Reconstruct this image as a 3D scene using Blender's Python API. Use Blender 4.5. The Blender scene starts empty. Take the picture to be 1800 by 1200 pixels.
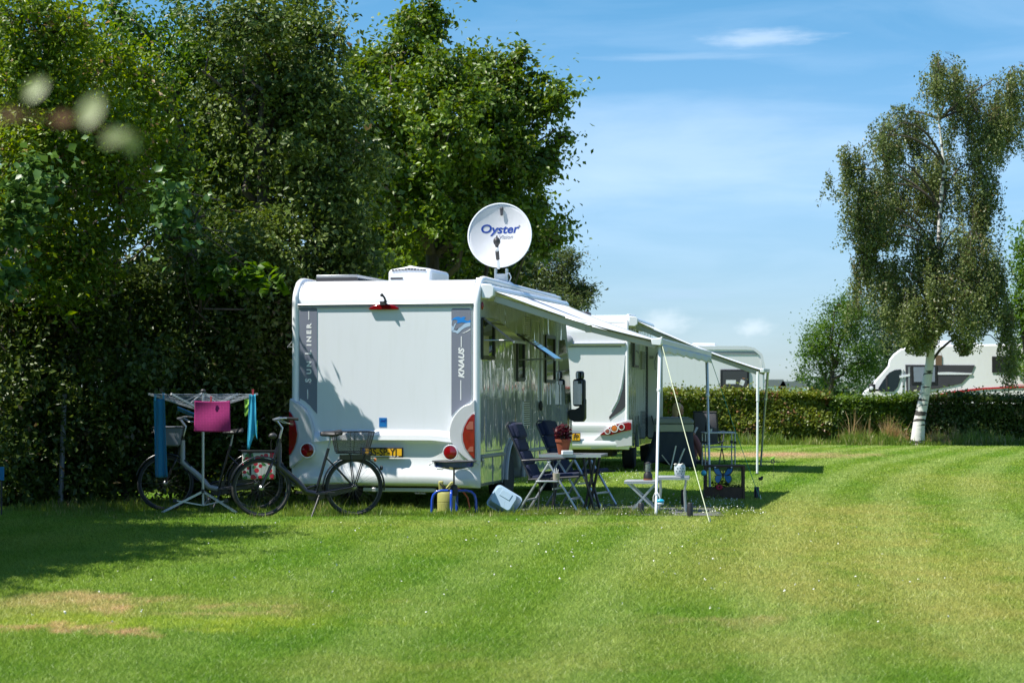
import bpy, bmesh, math, random
import numpy as np
from mathutils import Vector, Matrix, Euler
random.seed(7)
PI = math.pi
R = math.radians
SC = bpy.context.scene
COL = SC.collection
F = 3700.0
H = 1.48

def P(px, py, Y):
    """world point seen at photograph pixel (px,py) at distance Y"""
    return Vector(((px - 900) * Y / F, Y, H - (py - 686) * Y / F))

def G(px, py):
    Y = F * H / (py - 686)
    return Vector(((px - 900) * Y / F, Y, 0))

# ---------------------------------------------------------------- materials
def new_mat(name):
    m = bpy.data.materials.new(name)
    m.use_nodes = True
    nt = m.node_tree
    nt.nodes.clear()
    out = nt.nodes.new('ShaderNodeOutputMaterial')
    return m, nt, out

def nd(nt, kind, **kw):
    n = nt.nodes.new(kind)
    for k, v in kw.items():
        if k.startswith('_'):
            n.inputs[k[1:]].default_value = v
        else:
            setattr(n, k, v)
    return n

def L(nt, a, b):
    nt.links.new(a, b)

def mat(name, col, rough=0.5, metal=0.0, var=0.12, scale=6.0, coat=0.0, bump=0.0, bscale=40.0, spec=0.5, sheen=0.0, alpha=1.0, trans=0.0):
    m, nt, out = new_mat(name)
    b = nd(nt, 'ShaderNodeBsdfPrincipled')
    b.inputs['Roughness'].default_value = rough
    b.inputs['Metallic'].default_value = metal
    b.inputs['Coat Weight'].default_value = coat
    b.inputs['Coat Roughness'].default_value = 0.04
    b.inputs['Specular IOR Level'].default_value = spec
    b.inputs['Sheen Weight'].default_value = sheen
    b.inputs['Alpha'].default_value = alpha
    b.inputs['Transmission Weight'].default_value = trans
    tc = nd(nt, 'ShaderNodeTexCoord')
    n = nd(nt, 'ShaderNodeTexNoise', _Scale=scale, _Detail=5.0)
    L(nt, tc.outputs['Object'], n.inputs['Vector'])
    mx = nd(nt, 'ShaderNodeMix', data_type='RGBA')
    c = tuple(col)
    mx.inputs['A'].default_value = (c[0] * (1 - var), c[1] * (1 - var), c[2] * (1 - var), 1)
    mx.inputs['B'].default_value = (min(1, c[0] * (1 + var)), min(1, c[1] * (1 + var)), min(1, c[2] * (1 + var)), 1)
    L(nt, n.outputs['Fac'], mx.inputs['Factor'])
    L(nt, mx.outputs['Result'], b.inputs['Base Color'])
    if bump > 0:
        n2 = nd(nt, 'ShaderNodeTexNoise', _Scale=bscale, _Detail=3.0)
        L(nt, tc.outputs['Object'], n2.inputs['Vector'])
        bp = nd(nt, 'ShaderNodeBump', _Strength=bump, _Distance=0.01)
        L(nt, n2.outputs['Fac'], bp.inputs['Height'])
        L(nt, bp.outputs['Normal'], b.inputs['Normal'])
    L(nt, b.outputs['BSDF'], out.inputs['Surface'])
    return m

def leaf_mat(name, c1, c2, c3=None, trans=0.35, rough=0.42, clump=0.7, p3=0.06):
    """leaf: a colour of its own for every leaf, larger light and dark clumps, light shining through"""
    m, nt, out = new_mat(name)
    g = nd(nt, 'ShaderNodeNewGeometry')
    n = nd(nt, 'ShaderNodeTexNoise', _Scale=clump, _Detail=3.0)
    L(nt, g.outputs['Position'], n.inputs['Vector'])
    ad = nd(nt, 'ShaderNodeMath', operation='MULTIPLY_ADD')
    L(nt, n.outputs['Fac'], ad.inputs[0]); ad.inputs[1].default_value = 1.6; ad.inputs[2].default_value = -0.75
    ad2 = nd(nt, 'ShaderNodeMath', operation='MULTIPLY_ADD')
    L(nt, g.outputs['Random Per Island'], ad2.inputs[0]); ad2.inputs[1].default_value = 0.7
    L(nt, ad.outputs[0], ad2.inputs[2])
    cl = nd(nt, 'ShaderNodeClamp'); L(nt, ad2.outputs[0], cl.inputs['Value'])
    mx = nd(nt, 'ShaderNodeMix', data_type='RGBA')
    mx.inputs['A'].default_value = (*c1, 1); mx.inputs['B'].default_value = (*c2, 1)
    L(nt, cl.outputs[0], mx.inputs['Factor'])
    col = mx.outputs['Result']
    if c3:
        n3 = nd(nt, 'ShaderNodeTexNoise', _Scale=1.9, _Detail=2.0)
        L(nt, g.outputs['Position'], n3.inputs['Vector'])
        s = nd(nt, 'ShaderNodeMath', operation='MULTIPLY'); L(nt, g.outputs['Random Per Island'], s.inputs[0]); L(nt, n3.outputs['Fac'], s.inputs[1])
        gt = nd(nt, 'ShaderNodeMath', operation='GREATER_THAN'); L(nt, s.outputs[0], gt.inputs[0]); gt.inputs[1].default_value = 0.56 - p3
        mx2 = nd(nt, 'ShaderNodeMix', data_type='RGBA'); mx2.inputs['B'].default_value = (*c3, 1)
        L(nt, col, mx2.inputs['A']); L(nt, gt.outputs[0], mx2.inputs['Factor'])
        col = mx2.outputs['Result']
    b = nd(nt, 'ShaderNodeBsdfPrincipled'); b.inputs['Roughness'].default_value = rough
    b.inputs['Specular IOR Level'].default_value = 0.45
    L(nt, col, b.inputs['Base Color'])
    t = nd(nt, 'ShaderNodeBsdfTranslucent')
    hs = nd(nt, 'ShaderNodeHueSaturation'); hs.inputs['Hue'].default_value = 0.485; hs.inputs['Saturation'].default_value = 1.1; hs.inputs['Value'].default_value = 1.25
    L(nt, col, hs.inputs['Color']); L(nt, hs.outputs['Color'], t.inputs['Color'])
    ms = nd(nt, 'ShaderNodeMixShader'); ms.inputs[0].default_value = trans
    L(nt, b.outputs[0], ms.inputs[1]); L(nt, t.outputs[0], ms.inputs[2])
    L(nt, ms.outputs[0], out.inputs['Surface'])
    return m

# ---------------------------------------------------------------- scene graph helpers
def tag(o, label=None, cat=None, group=None, kind=None):
    if label: o['label'] = label
    if cat: o['category'] = cat
    if group: o['group'] = group
    if kind: o['kind'] = kind
    return o

def thing(name, label, cat, loc=(0, 0, 0), rotz=0.0, group=None):
    o = bpy.data.objects.new(name, None)
    COL.objects.link(o)
    o.empty_display_size = 0.2
    o.location = loc
    o.rotation_euler = (0, 0, rotz)
    return tag(o, label, cat, group)

def copy_tree(o, parent=None):
    c = o.copy(); COL.objects.link(c); c.parent = parent
    for ch in list(o.children):
        copy_tree(ch, c)
    return c

class MB:
    def __init__(s):
        s.v = []; s.f = []
    def add(s, vs, fs):
        b = len(s.v)
        s.v += [tuple(x) for x in vs]
        s.f += [tuple(i + b for i in f) for f in fs]
        return s
    def box(s, c, d, rot=None, taper=1.0):
        x, y, z = d[0] / 2, d[1] / 2, d[2] / 2
        vs = [Vector((sx * x * (taper if sz > 0 else 1), sy * y * (taper if sz > 0 else 1), sz * z)) for sx in (-1, 1) for sy in (-1, 1) for sz in (-1, 1)]
        if rot is not None:
            m = Euler(rot).to_matrix(); vs = [m @ v for v in vs]
        vs = [v + Vector(c) for v in vs]
        return s.add(vs, [(0, 1, 3, 2), (4, 6, 7, 5), (0, 4, 5, 1), (2, 3, 7, 6), (0, 2, 6, 4), (1, 5, 7, 3)])
    def bar(s, p0, p1, w, h, up=(0, 0, 1)):
        p0 = Vector(p0); p1 = Vector(p1); d = (p1 - p0).normalized(); up = Vector(up)
        a = d.cross(up)
        if a.length < 1e-4: a = d.cross(Vector((0, 1, 0)))
        a.normalize(); b = a.cross(d).normalized()
        vs = []
        for p in (p0, p1):
            for sa, sb in ((-1, -1), (1, -1), (1, 1), (-1, 1)):
                vs.append(p + a * sa * w / 2 + b * sb * h / 2)
        return s.add(vs, [(0, 1, 2, 3), (7, 6, 5, 4), (0, 4, 5, 1), (1, 5, 6, 2), (2, 6, 7, 3), (3, 7, 4, 0)])
    def tube(s, pts, r, n=8, closed=False, cap=True):
        pts = [Vector(p) for p in pts]
        m = len(pts)
        rs = r if isinstance(r, (list, tuple)) else [r] * m
        vs = []; prev = None
        for i, p in enumerate(pts):
            if closed: d = (pts[(i + 1) % m] - pts[i - 1])
            elif i == 0: d = pts[1] - p
            elif i == m - 1: d = p - pts[i - 1]
            else: d = pts[i + 1] - pts[i - 1]
            d.normalize()
            if prev is None:
                a = d.cross(Vector((0, 0, 1)))
                if a.length < 1e-3: a = d.cross(Vector((0, 1, 0)))
            else:
                a = prev - d * prev.dot(d)
                if a.length < 1e-5: a = d.cross(Vector((0, 0, 1)))
            a.normalize(); prev = a; b = d.cross(a)
            for k in range(n):
                t = 2 * PI * k / n
                vs.append(p + (a * math.cos(t) + b * math.sin(t)) * rs[i])
        fs = []
        for i in range(m if closed else m - 1):
            j = (i + 1) % m
            for k in range(n):
                l = (k + 1) % n
                fs.append((i * n + k, i * n + l, j * n + l, j * n + k))
        if cap and not closed:
            fs.append(tuple(range(n))[::-1]); fs.append(tuple((m - 1) * n + k for k in range(n)))
        return s.add(vs, fs)
    def lathe(s, prof, c=(0, 0, 0), n=20, axis='z', rot=None):
        vs = []; fs = []; k = len(prof)
        for i in range(n):
            t = 2 * PI * i / n
            for (r, z) in prof:
                p = (r * math.cos(t), r * math.sin(t), z)
                if axis == 'y': p = (p[0], p[2], p[1])
                if axis == 'x': p = (p[2], p[0], p[1])
                v = Vector(p)
                if rot is not None: v = Euler(rot).to_matrix() @ v
                vs.append(v + Vector(c))
        for i in range(n):
            j = (i + 1) % n
            for q in range(k - 1):
                fs.append((i * k + q, j * k + q, j * k + q + 1, i * k + q + 1))
        if prof[0][0] > 1e-6: fs.append(tuple(i * k for i in range(n))[::-1])
        if prof[-1][0] > 1e-6: fs.append(tuple(i * k + k - 1 for i in range(n)))
        return s.add(vs, fs)
    def ell(s, c, r, nu=14, nv=9, rot=None):
        prof = [(max(1e-7, math.sin(PI * i / (nv - 1))), -math.cos(PI * i / (nv - 1))) for i in range(nv)]
        b = len(s.v); s.lathe(prof, (0, 0, 0), nu)
        m = Euler(rot).to_matrix() if rot is not None else Matrix.Identity(3)
        for i in range(b, len(s.v)):
            v = Vector(s.v[i]); v = m @ Vector((v.x * r[0], v.y * r[1], v.z * r[2])) + Vector(c)
            s.v[i] = tuple(v)
        return s
    def ring(s, c, Rr, r, n=40, m=8, axis='y', squash=1.0):
        pts = []
        for i in range(n):
            t = 2 * PI * i / n
            a, b = Rr * math.cos(t), Rr * math.sin(t) * squash
            pts.append(Vector(c) + Vector({'y': (a, 0, b), 'z': (a, b, 0), 'x': (0, a, b)}[axis]))
        return s.tube(pts, r, m, closed=True)
    def prism(s, poly, fn, t0, t1):
        """poly: 2D outline; fn(u,v,t)->3D; extruded from t0 to t1"""
        n = len(poly)
        vs = [fn(u, v, t0) for u, v in poly] + [fn(u, v, t1) for u, v in poly]
        fs = [tuple(range(n))[::-1], tuple(range(n, 2 * n))] + [(i, (i + 1) % n, n + (i + 1) % n, n + i) for i in range(n)]
        return s.add(vs, fs)
    def grid(s, fn, nu, nv):
        vs = [fn(i / (nu - 1), j / (nv - 1)) for i in range(nu) for j in range(nv)]
        fs = [(i * nv + j, (i + 1) * nv + j, (i + 1) * nv + j + 1, i * nv + j + 1) for i in range(nu - 1) for j in range(nv - 1)]
        return s.add(vs, fs)
    def build(s, name, m, parent=None, smooth=True, bevel=0.0, segs=2, solid=0.0, label=None, recalc=True, subsurf=0):
        me = bpy.data.meshes.new(name)
        me.from_pydata(s.v, [], s.f)
        if recalc:
            bm = bmesh.new(); bm.from_mesh(me)
            bmesh.ops.remove_doubles(bm, verts=bm.verts, dist=1e-5)
            bmesh.ops.recalc_face_normals(bm, faces=bm.faces)
            bm.to_mesh(me); bm.free()
        me.materials.append(m)
        o = bpy.data.objects.new(name, me)
        COL.objects.link(o)
        if parent is not None: o.parent = parent
        if solid:
            q = o.modifiers.new('thick', 'SOLIDIFY'); q.thickness = solid; q.offset = 0
        if bevel:
            q = o.modifiers.new('bevel', 'BEVEL'); q.width = bevel; q.segments = segs; q.limit_method = 'ANGLE'; q.angle_limit = R(35)
        if subsurf:
            q = o.modifiers.new('sub', 'SUBSURF'); q.levels = subsurf; q.render_levels = subsurf
        if smooth:
            me.shade_smooth() if hasattr(me, 'shade_smooth') else None
            try:
                me.set_sharp_from_angle(angle=R(38))
            except Exception:
                pass
        if label: o['label'] = label
        return o

def text_part(txt, size, fn, m, parent, name='lettering', bold=0.0, shear=0.0, spacing=1.0, depth=0.0015, align='CENTER', sx=1.0):
    """lettering as real thin mesh; fn(u,v,t) maps text plane to the parent's space"""
    cu = bpy.data.curves.new('lettering', 'FONT')
    cu.body = txt; cu.size = size; cu.offset = bold; cu.shear = shear; cu.space_character = spacing
    cu.align_x = align; cu.extrude = depth; cu.resolution_u = 4
    o = bpy.data.objects.new('lettering', cu); COL.objects.link(o)
    dg = bpy.context.evaluated_depsgraph_get()
    me = bpy.data.meshes.new_from_object(o.evaluated_get(dg))
    bpy.data.objects.remove(o); bpy.data.curves.remove(cu)
    for v in me.vertices:
        v.co = Vector(fn(v.co.x * sx, v.co.y, v.co.z))
    me.name = name
    me.materials.clear(); me.materials.append(m)
    ob = bpy.data.objects.new(name, me); COL.objects.link(ob); ob.parent = parent
    return ob

def np_mesh(name, verts, faces, m, parent=None):
    """verts (N,3), faces (M,k) numpy"""
    me = bpy.data.meshes.new(name)
    k = faces.shape[1]
    me.vertices.add(len(verts)); me.vertices.foreach_set('co', verts.astype(np.float32).ravel())
    me.loops.add(faces.size); me.loops.foreach_set('vertex_index', faces.astype(np.int32).ravel())
    me.polygons.add(len(faces)); me.polygons.foreach_set('loop_start', (np.arange(len(faces)) * k).astype(np.int32))
    me.update(calc_edges=True)
    me.materials.append(m)
    o = bpy.data.objects.new(name, me); COL.objects.link(o)
    if parent is not None: o.parent = parent
    return o

def unit(a):
    return a / np.maximum(np.linalg.norm(a, axis=1, keepdims=True), 1e-9)

def leaf_arrays(c, out, size, rng, width=0.55, fold=0.25, droop=0.0, up=0.6):
    """one folded rhombic leaf (two triangles) per centre"""
    n = len(c)
    nor = unit(out * 0.5 + rng.normal(size=(n, 3)) * 0.65 + np.array([0, 0, up]))
    a = rng.normal(size=(n, 3)); a[:, 2] -= droop
    a = unit(a - nor * np.sum(a * nor, axis=1, keepdims=True))
    b = np.cross(nor, a)
    s = (size * rng.uniform(0.6, 1.35, size=n))[:, None]
    v = np.empty((n, 4, 3))
    v[:, 0] = c - a * s * 0.5
    v[:, 1] = c + b * s * width * 0.5 + nor * s * fold * 0.5
    v[:, 2] = c + a * s * 0.5
    v[:, 3] = c - b * s * width * 0.5 + nor * s * fold * 0.5
    return v.reshape(-1, 3), n

def leaf_mesh(name, v, n, m, parent):
    i = np.arange(n)[:, None] * 4
    f = np.concatenate([i + np.array([[0, 1, 2]]), i + np.array([[0, 2, 3]])], axis=0)
    return np_mesh(name, v, f, m, parent)

def blob_leaves(blobs, dens, size, rng, per=16, sig=0.16, shell=0.5, spray=0.12, width=0.55, up=0.6, droop=0.0, boughs=1.6):
    """blobs: (centre, radii); returns leaf arrays and some twig tips"""
    cs = []; outs = []; tips = []
    for (c, r) in blobs:
        c = np.array(c); r = np.array(r)
        area = 4 * PI * ((r[0] * r[1] + r[0] * r[2] + r[1] * r[2]) / 3)
        nt_ = max(8, int(area * dens))
        nb = max(6, int(area * boughs))
        bd = unit(rng.normal(size=(nb, 3)) + np.array([0, 0, .15])); bs = rng.uniform(.78, 1.16, size=nb)
        ch = rng.integers(0, nb, size=nt_)
        d = unit(bd[ch] + rng.normal(size=(nt_, 3)) * (1.15 / math.sqrt(nb)))
        rad = shell + (1 - shell) * rng.uniform(size=nt_) ** 0.6
        rad = rad * bs[ch]
        # lumpy surface
        ph = rng.uniform(0, 6, size=6)
        lump = 1 + 0.13 * np.sin(d[:, 0] * 5 + ph[0]) * np.sin(d[:, 1] * 5 + ph[1]) + 0.13 * np.sin(d[:, 2] * 6 + ph[2]) * np.sin(d[:, 0] * 4 + ph[3])
        long_ = rng.uniform(size=nt_) < spray
        rad = np.where(long_, rng.uniform(0.92, 1.22, size=nt_), rad) * lump
        t = c + d * r * rad[:, None]
        tips.append((c, t, d, long_))
        k = rng.poisson(np.where(long_, per * 2.6, per))
        idx = np.repeat(np.arange(nt_), k)
        # elongated spray of leaves along an outward-up axis
        ax = unit(d + rng.normal(size=d.shape) * 0.5 + np.array([0, 0, 0.25]))
        along = rng.normal(size=len(idx)) * sig * 1.6
        p = t[idx] + ax[idx] * along[:, None] + rng.normal(size=(len(idx), 3)) * sig * 0.75
        # outer sprays: leaves strung densely along a bough that ends in the tip
        li = long_[idx]
        fr = rng.uniform(size=len(idx)) ** 1.2
        q = t[idx] - d[idx] * r * (rad[idx] * .55 * fr)[:, None] + rng.normal(size=(len(idx), 3)) * (sig * (.30 + .45 * fr))[:, None]
        p = np.where(li[:, None], q, p)
        cs.append(p); outs.append(d[idx])
    c = np.concatenate(cs); o = np.concatenate(outs)
    keep = c[:, 2] > 0.02
    c = c[keep]; o = o[keep]
    v, n = leaf_arrays(c, o, size, rng, width=width, up=up, droop=droop)
    return v, n, tips

def limb_path(a, b, rng, n=6, wob=0.12):
    a = np.array(a, float); b = np.array(b, float)
    ln = np.linalg.norm(b - a)
    pts = []
    for i in range(n):
        t = i / (n - 1)
        p = a * (1 - t) + b * t
        if 0 < i < n - 1: p = p + rng.normal(size=3) * wob * ln * 0.18
        pts.append(tuple(p))
    return pts

def tree(name, label, cat, base, top, r0, blobs, lm, bm_, seed, dens=9, size=0.075, per=16, sig=0.16, shell=0.5, spray=0.12, group=None, twigs=14, width=0.55, up=0.6, fork=0.35, droop=0.0):
    rng = np.random.default_rng(seed)
    t = thing(name, label, cat, (0, 0, 0), 0, group)
    base = np.array(base, float); top = np.array(top, float)
    v, n, tips = blob_leaves(blobs, dens, size, rng, per, sig, shell, spray, width, up, droop)
    leaf_mesh('crown', v, n, lm, t)
    mb = MB()
    tr = limb_path(base, top, rng, 8, 0.25)
    mb.tube(tr, [r0 * (1.35 if i == 0 else (1 - 0.8 * i / 7)) for i in range(8)], 10)
    for (c, r), tp in zip(blobs, tips):
        c = np.array(c)
        k = min(6, max(1, int(7 * max(fork, min(0.95, (c[2] - base[2]) / max(0.1, top[2] - base[2]) - 0.25)))))
        st = tr[k]
        lr = r0 * min(1.0, max(.18, float(r[0]) / .8)); mb.tube(limb_path(st, c, rng, 6, 0.5), [lr * 0.42, lr * 0.36, lr * 0.3, lr * 0.24, lr * 0.18, lr * 0.12], 6)
        sel = rng.permutation(len(tp[1]))[:twigs]
        for q in sel:
            mb.tube(limb_path(c, tp[1][q], rng, 4, 0.6), [r0 * 0.12, r0 * 0.08, r0 * 0.05, 0.004], 4, cap=False)
    mb.build('trunk', bm_, t, recalc=False)
    return t
# ---------------------------------------------------------------- materials used
M = {}
def paint(name, col, rough=0.28, wav=0.0):
    """coated vehicle panel: faint grime streaks and slightly wavy sheet"""
    m, nt, out = new_mat(name)
    b = nd(nt, 'ShaderNodeBsdfPrincipled')
    tc = nd(nt, 'ShaderNodeTexCoord')
    mp = nd(nt, 'ShaderNodeMapping'); mp.inputs['Scale'].default_value = (9, 9, 1.2)
    L(nt, tc.outputs['Object'], mp.inputs['Vector'])
    n = nd(nt, 'ShaderNodeTexNoise', _Scale=1.0, _Detail=6.0, _Roughness=0.65); L(nt, mp.outputs[0], n.inputs['Vector'])
    cr = nd(nt, 'ShaderNodeMapRange'); cr.inputs['From Min'].default_value = 0.5; cr.inputs['From Max'].default_value = 0.95
    L(nt, n.outputs['Fac'], cr.inputs['Value'])
    mx = nd(nt, 'ShaderNodeMix', data_type='RGBA'); mx.inputs['A'].default_value = (*col, 1)
    mx.inputs['B'].default_value = (col[0] * .93, col[1] * .93, col[2] * .91, 1)
    L(nt, cr.outputs[0], mx.inputs['Factor']); L(nt, mx.outputs['Result'], b.inputs['Base Color'])
    b.inputs['Roughness'].default_value = rough
    b.inputs['Coat Weight'].default_value = 1.0 if wav else 0.3; b.inputs['Coat Roughness'].default_value = 0.03
    if wav:
        mp2 = nd(nt, 'ShaderNodeMapping'); mp2.inputs['Scale'].default_value = (1, 1.6, 0.45)
        L(nt, tc.outputs['Object'], mp2.inputs['Vector'])
        n2 = nd(nt, 'ShaderNodeTexNoise', _Scale=1.6, _Detail=2.5); L(nt, mp2.outputs[0], n2.inputs['Vector'])
        bp = nd(nt, 'ShaderNodeBump', _Strength=1.0, _Distance=wav); L(nt, n2.outputs['Fac'], bp.inputs['Height'])
        L(nt, bp.outputs[0], b.inputs['Normal']); L(nt, bp.outputs[0], b.inputs['Coat Normal'])
    L(nt, b.outputs[0], out.inputs['Surface'])
    return m
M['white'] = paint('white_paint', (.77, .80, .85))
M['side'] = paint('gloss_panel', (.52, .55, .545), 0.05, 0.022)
M['white2'] = paint('white_paint_van', (.82, .83, .85), 0.3)
M['silver'] = paint('silver_plastic', (.52, .54, .57), 0.35)
M['bumper'] = paint('bumper_white', (.74, .76, .78), 0.3)
M['trim'] = mat('grey_trim', (.30, .32, .345), .4)
M['alu'] = mat('aluminium', (.50, .52, .55), .38, .7, var=.08)
M['steel'] = mat('brushed_steel', (.5, .51, .53), .3, .9)
M['black'] = mat('black_plastic', (.018, .018, .020), .45)
M['dark'] = mat('dark_plastic', (.035, .036, .042), .5)
M['chassis'] = mat('chassis_dark', (.02, .019, .018), .8)
M['rubber'] = mat('tyre_rubber', (.022, .022, .024), .75, bump=.4)
M['strip'] = mat('slate_decal', (.20, .215, .28), .4, var=.06)
M['letter'] = mat('white_letter', (.82, .83, .85), .5, var=.02)
M['red'] = mat('red_lens', (.22, .003, .007), .12, coat=.6, var=.6, scale=16)
M['redclear'] = mat('pale_lens', (.34, .10, .08), .15, coat=.8)
M['amber'] = mat('amber_lens', (.62, .17, .03), .15, coat=.8)
M['plate'] = mat('yellow_plate', (.85, .47, .02), .4, var=.04)
M['ink'] = mat('plate_ink', (.05, .03, .01), .5)
M['eublue'] = mat('blue_band', (.02, .07, .36), .4)
M['sticker'] = mat('blue_sticker', (.01, .16, .46), .4)
M['oyblue'] = mat('logo_blue', (.01, .045, .28), .4, var=.03)
M['birdblue'] = mat('emblem_blue', (.02, .24, .72), .4, var=.3, scale=9)
M['birdpale'] = mat('emblem_pale', (.42, .55, .72), .4)
M['rubglass'] = mat('dark_glass', (.012, .016, .018), .04, coat=1.0, var=.1)
M['blind'] = mat('window_blind', (.45, .44, .36), .7)
M['stripe_dark'] = mat('dark_grey_decal', (.050, .050, .060), .5)
M['stripe_red'] = mat('red_decal', (.55, .02, .03), .4)
M['awn'] = mat('awning_cloth', (.70, .74, .80), .75, var=.03)
M['awn_under'] = mat('awning_arm', (.45, .46, .45), .4, .3)
M['navy'] = mat('navy_padding', (.006, .012, .045), .9, sheen=.05, bump=.5, bscale=60)
M['greycloth'] = mat('grey_sling', (.16, .155, .18), .8, bump=.3, bscale=90)
M['coverdark'] = mat('dark_cover_cloth', (.025, .034, .05), .8, bump=.4, bscale=25)
M['grill'] = mat('grill_lid', (.16, .18, .20), .4)
M['grill2'] = mat('grill_body', (.30, .31, .26), .45)
M['pot_t'] = mat('terracotta', (.24, .060, .025), .8)
M['potwhite'] = mat('pot_glaze', (.48, .55, .60), .3)
M['potdots'] = mat('pot_hearts', (.08, .12, .16), .5)
M['tub'] = mat('tub_plastic', (.34, .47, .58), .4)
M['olive'] = mat('olive_plastic', (.34, .33, .10), .5)
M['bluetube'] = mat('blue_enamel', (.01, .06, .42), .25, coat=.6)
M['bluepan'] = mat('blue_pan', (.012, .03, .17), .25, coat=.6)
M['orange'] = mat('orange_hose', (.60, .12, .03), .5)
M['tabletop'] = mat('table_laminate', (.13, .125, .13), .4)
M['wood'] = mat('crate_wood', (.085, .050, .030), .8, var=.4, scale=14, bump=.4)
M['butter'] = mat('butterfly_blue', (.02, .17, .42), .4, var=.35, scale=30)
M['turq'] = mat('turquoise_ball', (.02, .40, .60), .15, coat=.8)
M['flower_r'] = mat('red_petal', (.45, .01, .05), .6)
M['flower_dr'] = mat('dark_red_leaf', (.16, .012, .03), .6)
M['petal_w'] = mat('white_petal', (.75, .75, .68), .6)
M['skin'] = mat('skin', (.45, .22, .16), .5, var=.08)
M['hair'] = mat('blond_hair', (.60, .42, .22), .6, var=.3, scale=50)
M['top'] = mat('dark_shirt', (.10, .06, .07), .85)
M['trouser'] = mat('pink_trousers', (.34, .13, .14), .8)
M['shoe'] = mat('dark_shoe', (.02, .03, .035), .6)
M['teal'] = mat('teal_towel', (.01, .17, .34), .9, sheen=.3, bump=.7, bscale=120)
M['cyan'] = mat('turquoise_cloth', (.02, .30, .48), .85, bump=.4, bscale=90)
M['lime'] = mat('lime_cloth', (.22, .45, .06), .85)
M['peg'] = mat('clothes_peg', (.50, .05, .08), .5)
M['pegblue'] = mat('blue_peg', (.05, .35, .6), .5)
M['line'] = mat('plastic_line', (.35, .40, .48), .5)
M['rope_y'] = mat('pale_rope', (.55, .60, .42), .8)
M['rope_g'] = mat('green_rope', (.03, .30, .16), .7)
M['bikeblack'] = mat('black_enamel', (.008, .009, .014), .3, coat=.25)
M['bikegrey'] = mat('silver_enamel', (.33, .34, .36), .3, coat=.5)
M['wire'] = mat('black_wire', (.02, .02, .025), .4)
M['greybag'] = mat('grey_basket', (.15, .17, .20), .7)
M['saddle'] = mat('saddle_skin', (.014, .014, .016), .5)
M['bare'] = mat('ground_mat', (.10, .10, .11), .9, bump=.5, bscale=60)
M['mug'] = mat('tan_mug', (.30, .27, .21), .5)
M['lampglass'] = mat('lantern_glass', (.30, .36, .38), .1, trans=.6)
M['copper'] = mat('copper_base', (.30, .10, .05), .4, .5)
M['post'] = mat('grey_post', (.22, .23, .25), .6, .3)
M['rim'] = mat('wheel_rim', (.10, .10, .11), .35, .6)
M['bluesign'] = mat('blue_sign', (.02, .22, .50), .5)
M['barn'] = mat('far_wall', (.45, .42, .40), .8)

def check_mat():
    m, nt, out = new_mat('magenta_check')
    b = nd(nt, 'ShaderNodeBsdfPrincipled'); b.inputs['Roughness'].default_value = .9
    tc = nd(nt, 'ShaderNodeTexCoord')
    br = nd(nt, 'ShaderNodeTexBrick', _Scale=55.0); br.offset = 0
    br.inputs['Color1'].default_value = (.40, .026, .18, 1); br.inputs['Color2'].default_value = (.35, .021, .15, 1)
    br.inputs['Mortar'].default_value = (.20, .012, .10, 1); br.inputs['Mortar Size'].default_value = .1
    br.inputs['Brick Width'].default_value = 1.0; br.inputs['Row Height'].default_value = 1.0
    mp = nd(nt, 'ShaderNodeMapping'); mp.inputs['Rotation'].default_value = (R(90), 0, 0)
    L(nt, tc.outputs['Object'], mp.inputs[0]); L(nt, mp.outputs[0], br.inputs['Vector'])
    L(nt, br.outputs['Color'], b.inputs['Base Color']); L(nt, b.outputs[0], out.inputs[0])
    return m
M['magenta'] = check_mat()

def floral_mat():
    """white bag printed with red tulips and green leaves"""
    m, nt, out = new_mat('tulip_print')
    b = nd(nt, 'ShaderNodeBsdfPrincipled'); b.inputs['Roughness'].default_value = .5
    tc = nd(nt, 'ShaderNodeTexCoord')
    v1 = nd(nt, 'ShaderNodeTexVoronoi', _Scale=14.0); L(nt, tc.outputs['Object'], v1.inputs['Vector'])
    lt = nd(nt, 'ShaderNodeMath', operation='LESS_THAN'); L(nt, v1.outputs['Distance'], lt.inputs[0]); lt.inputs[1].default_value = .44
    w = nd(nt, 'ShaderNodeTexNoise', _Scale=13.0, _Detail=1.0); L(nt, tc.outputs['Object'], w.inputs['Vector'])
    gt = nd(nt, 'ShaderNodeMath', operation='GREATER_THAN'); L(nt, w.outputs['Fac'], gt.inputs[0]); gt.inputs[1].default_value = .55
    mx = nd(nt, 'ShaderNodeMix', data_type='RGBA'); mx.inputs['A'].default_value = (.62, .62, .58, 1); mx.inputs['B'].default_value = (.06, .20, .07, 1)
    L(nt, gt.outputs[0], mx.inputs['Factor'])
    m2 = nd(nt, 'ShaderNodeMix', data_type='RGBA'); m2.inputs['B'].default_value = (.60, .02, .05, 1)
    L(nt, mx.outputs['Result'], m2.inputs['A']); L(nt, lt.outputs[0], m2.inputs['Factor'])
    L(nt, m2.outputs['Result'], b.inputs['Base Color']); L(nt, b.outputs[0], out.inputs[0])
    return m
M['floral'] = floral_mat()

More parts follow.
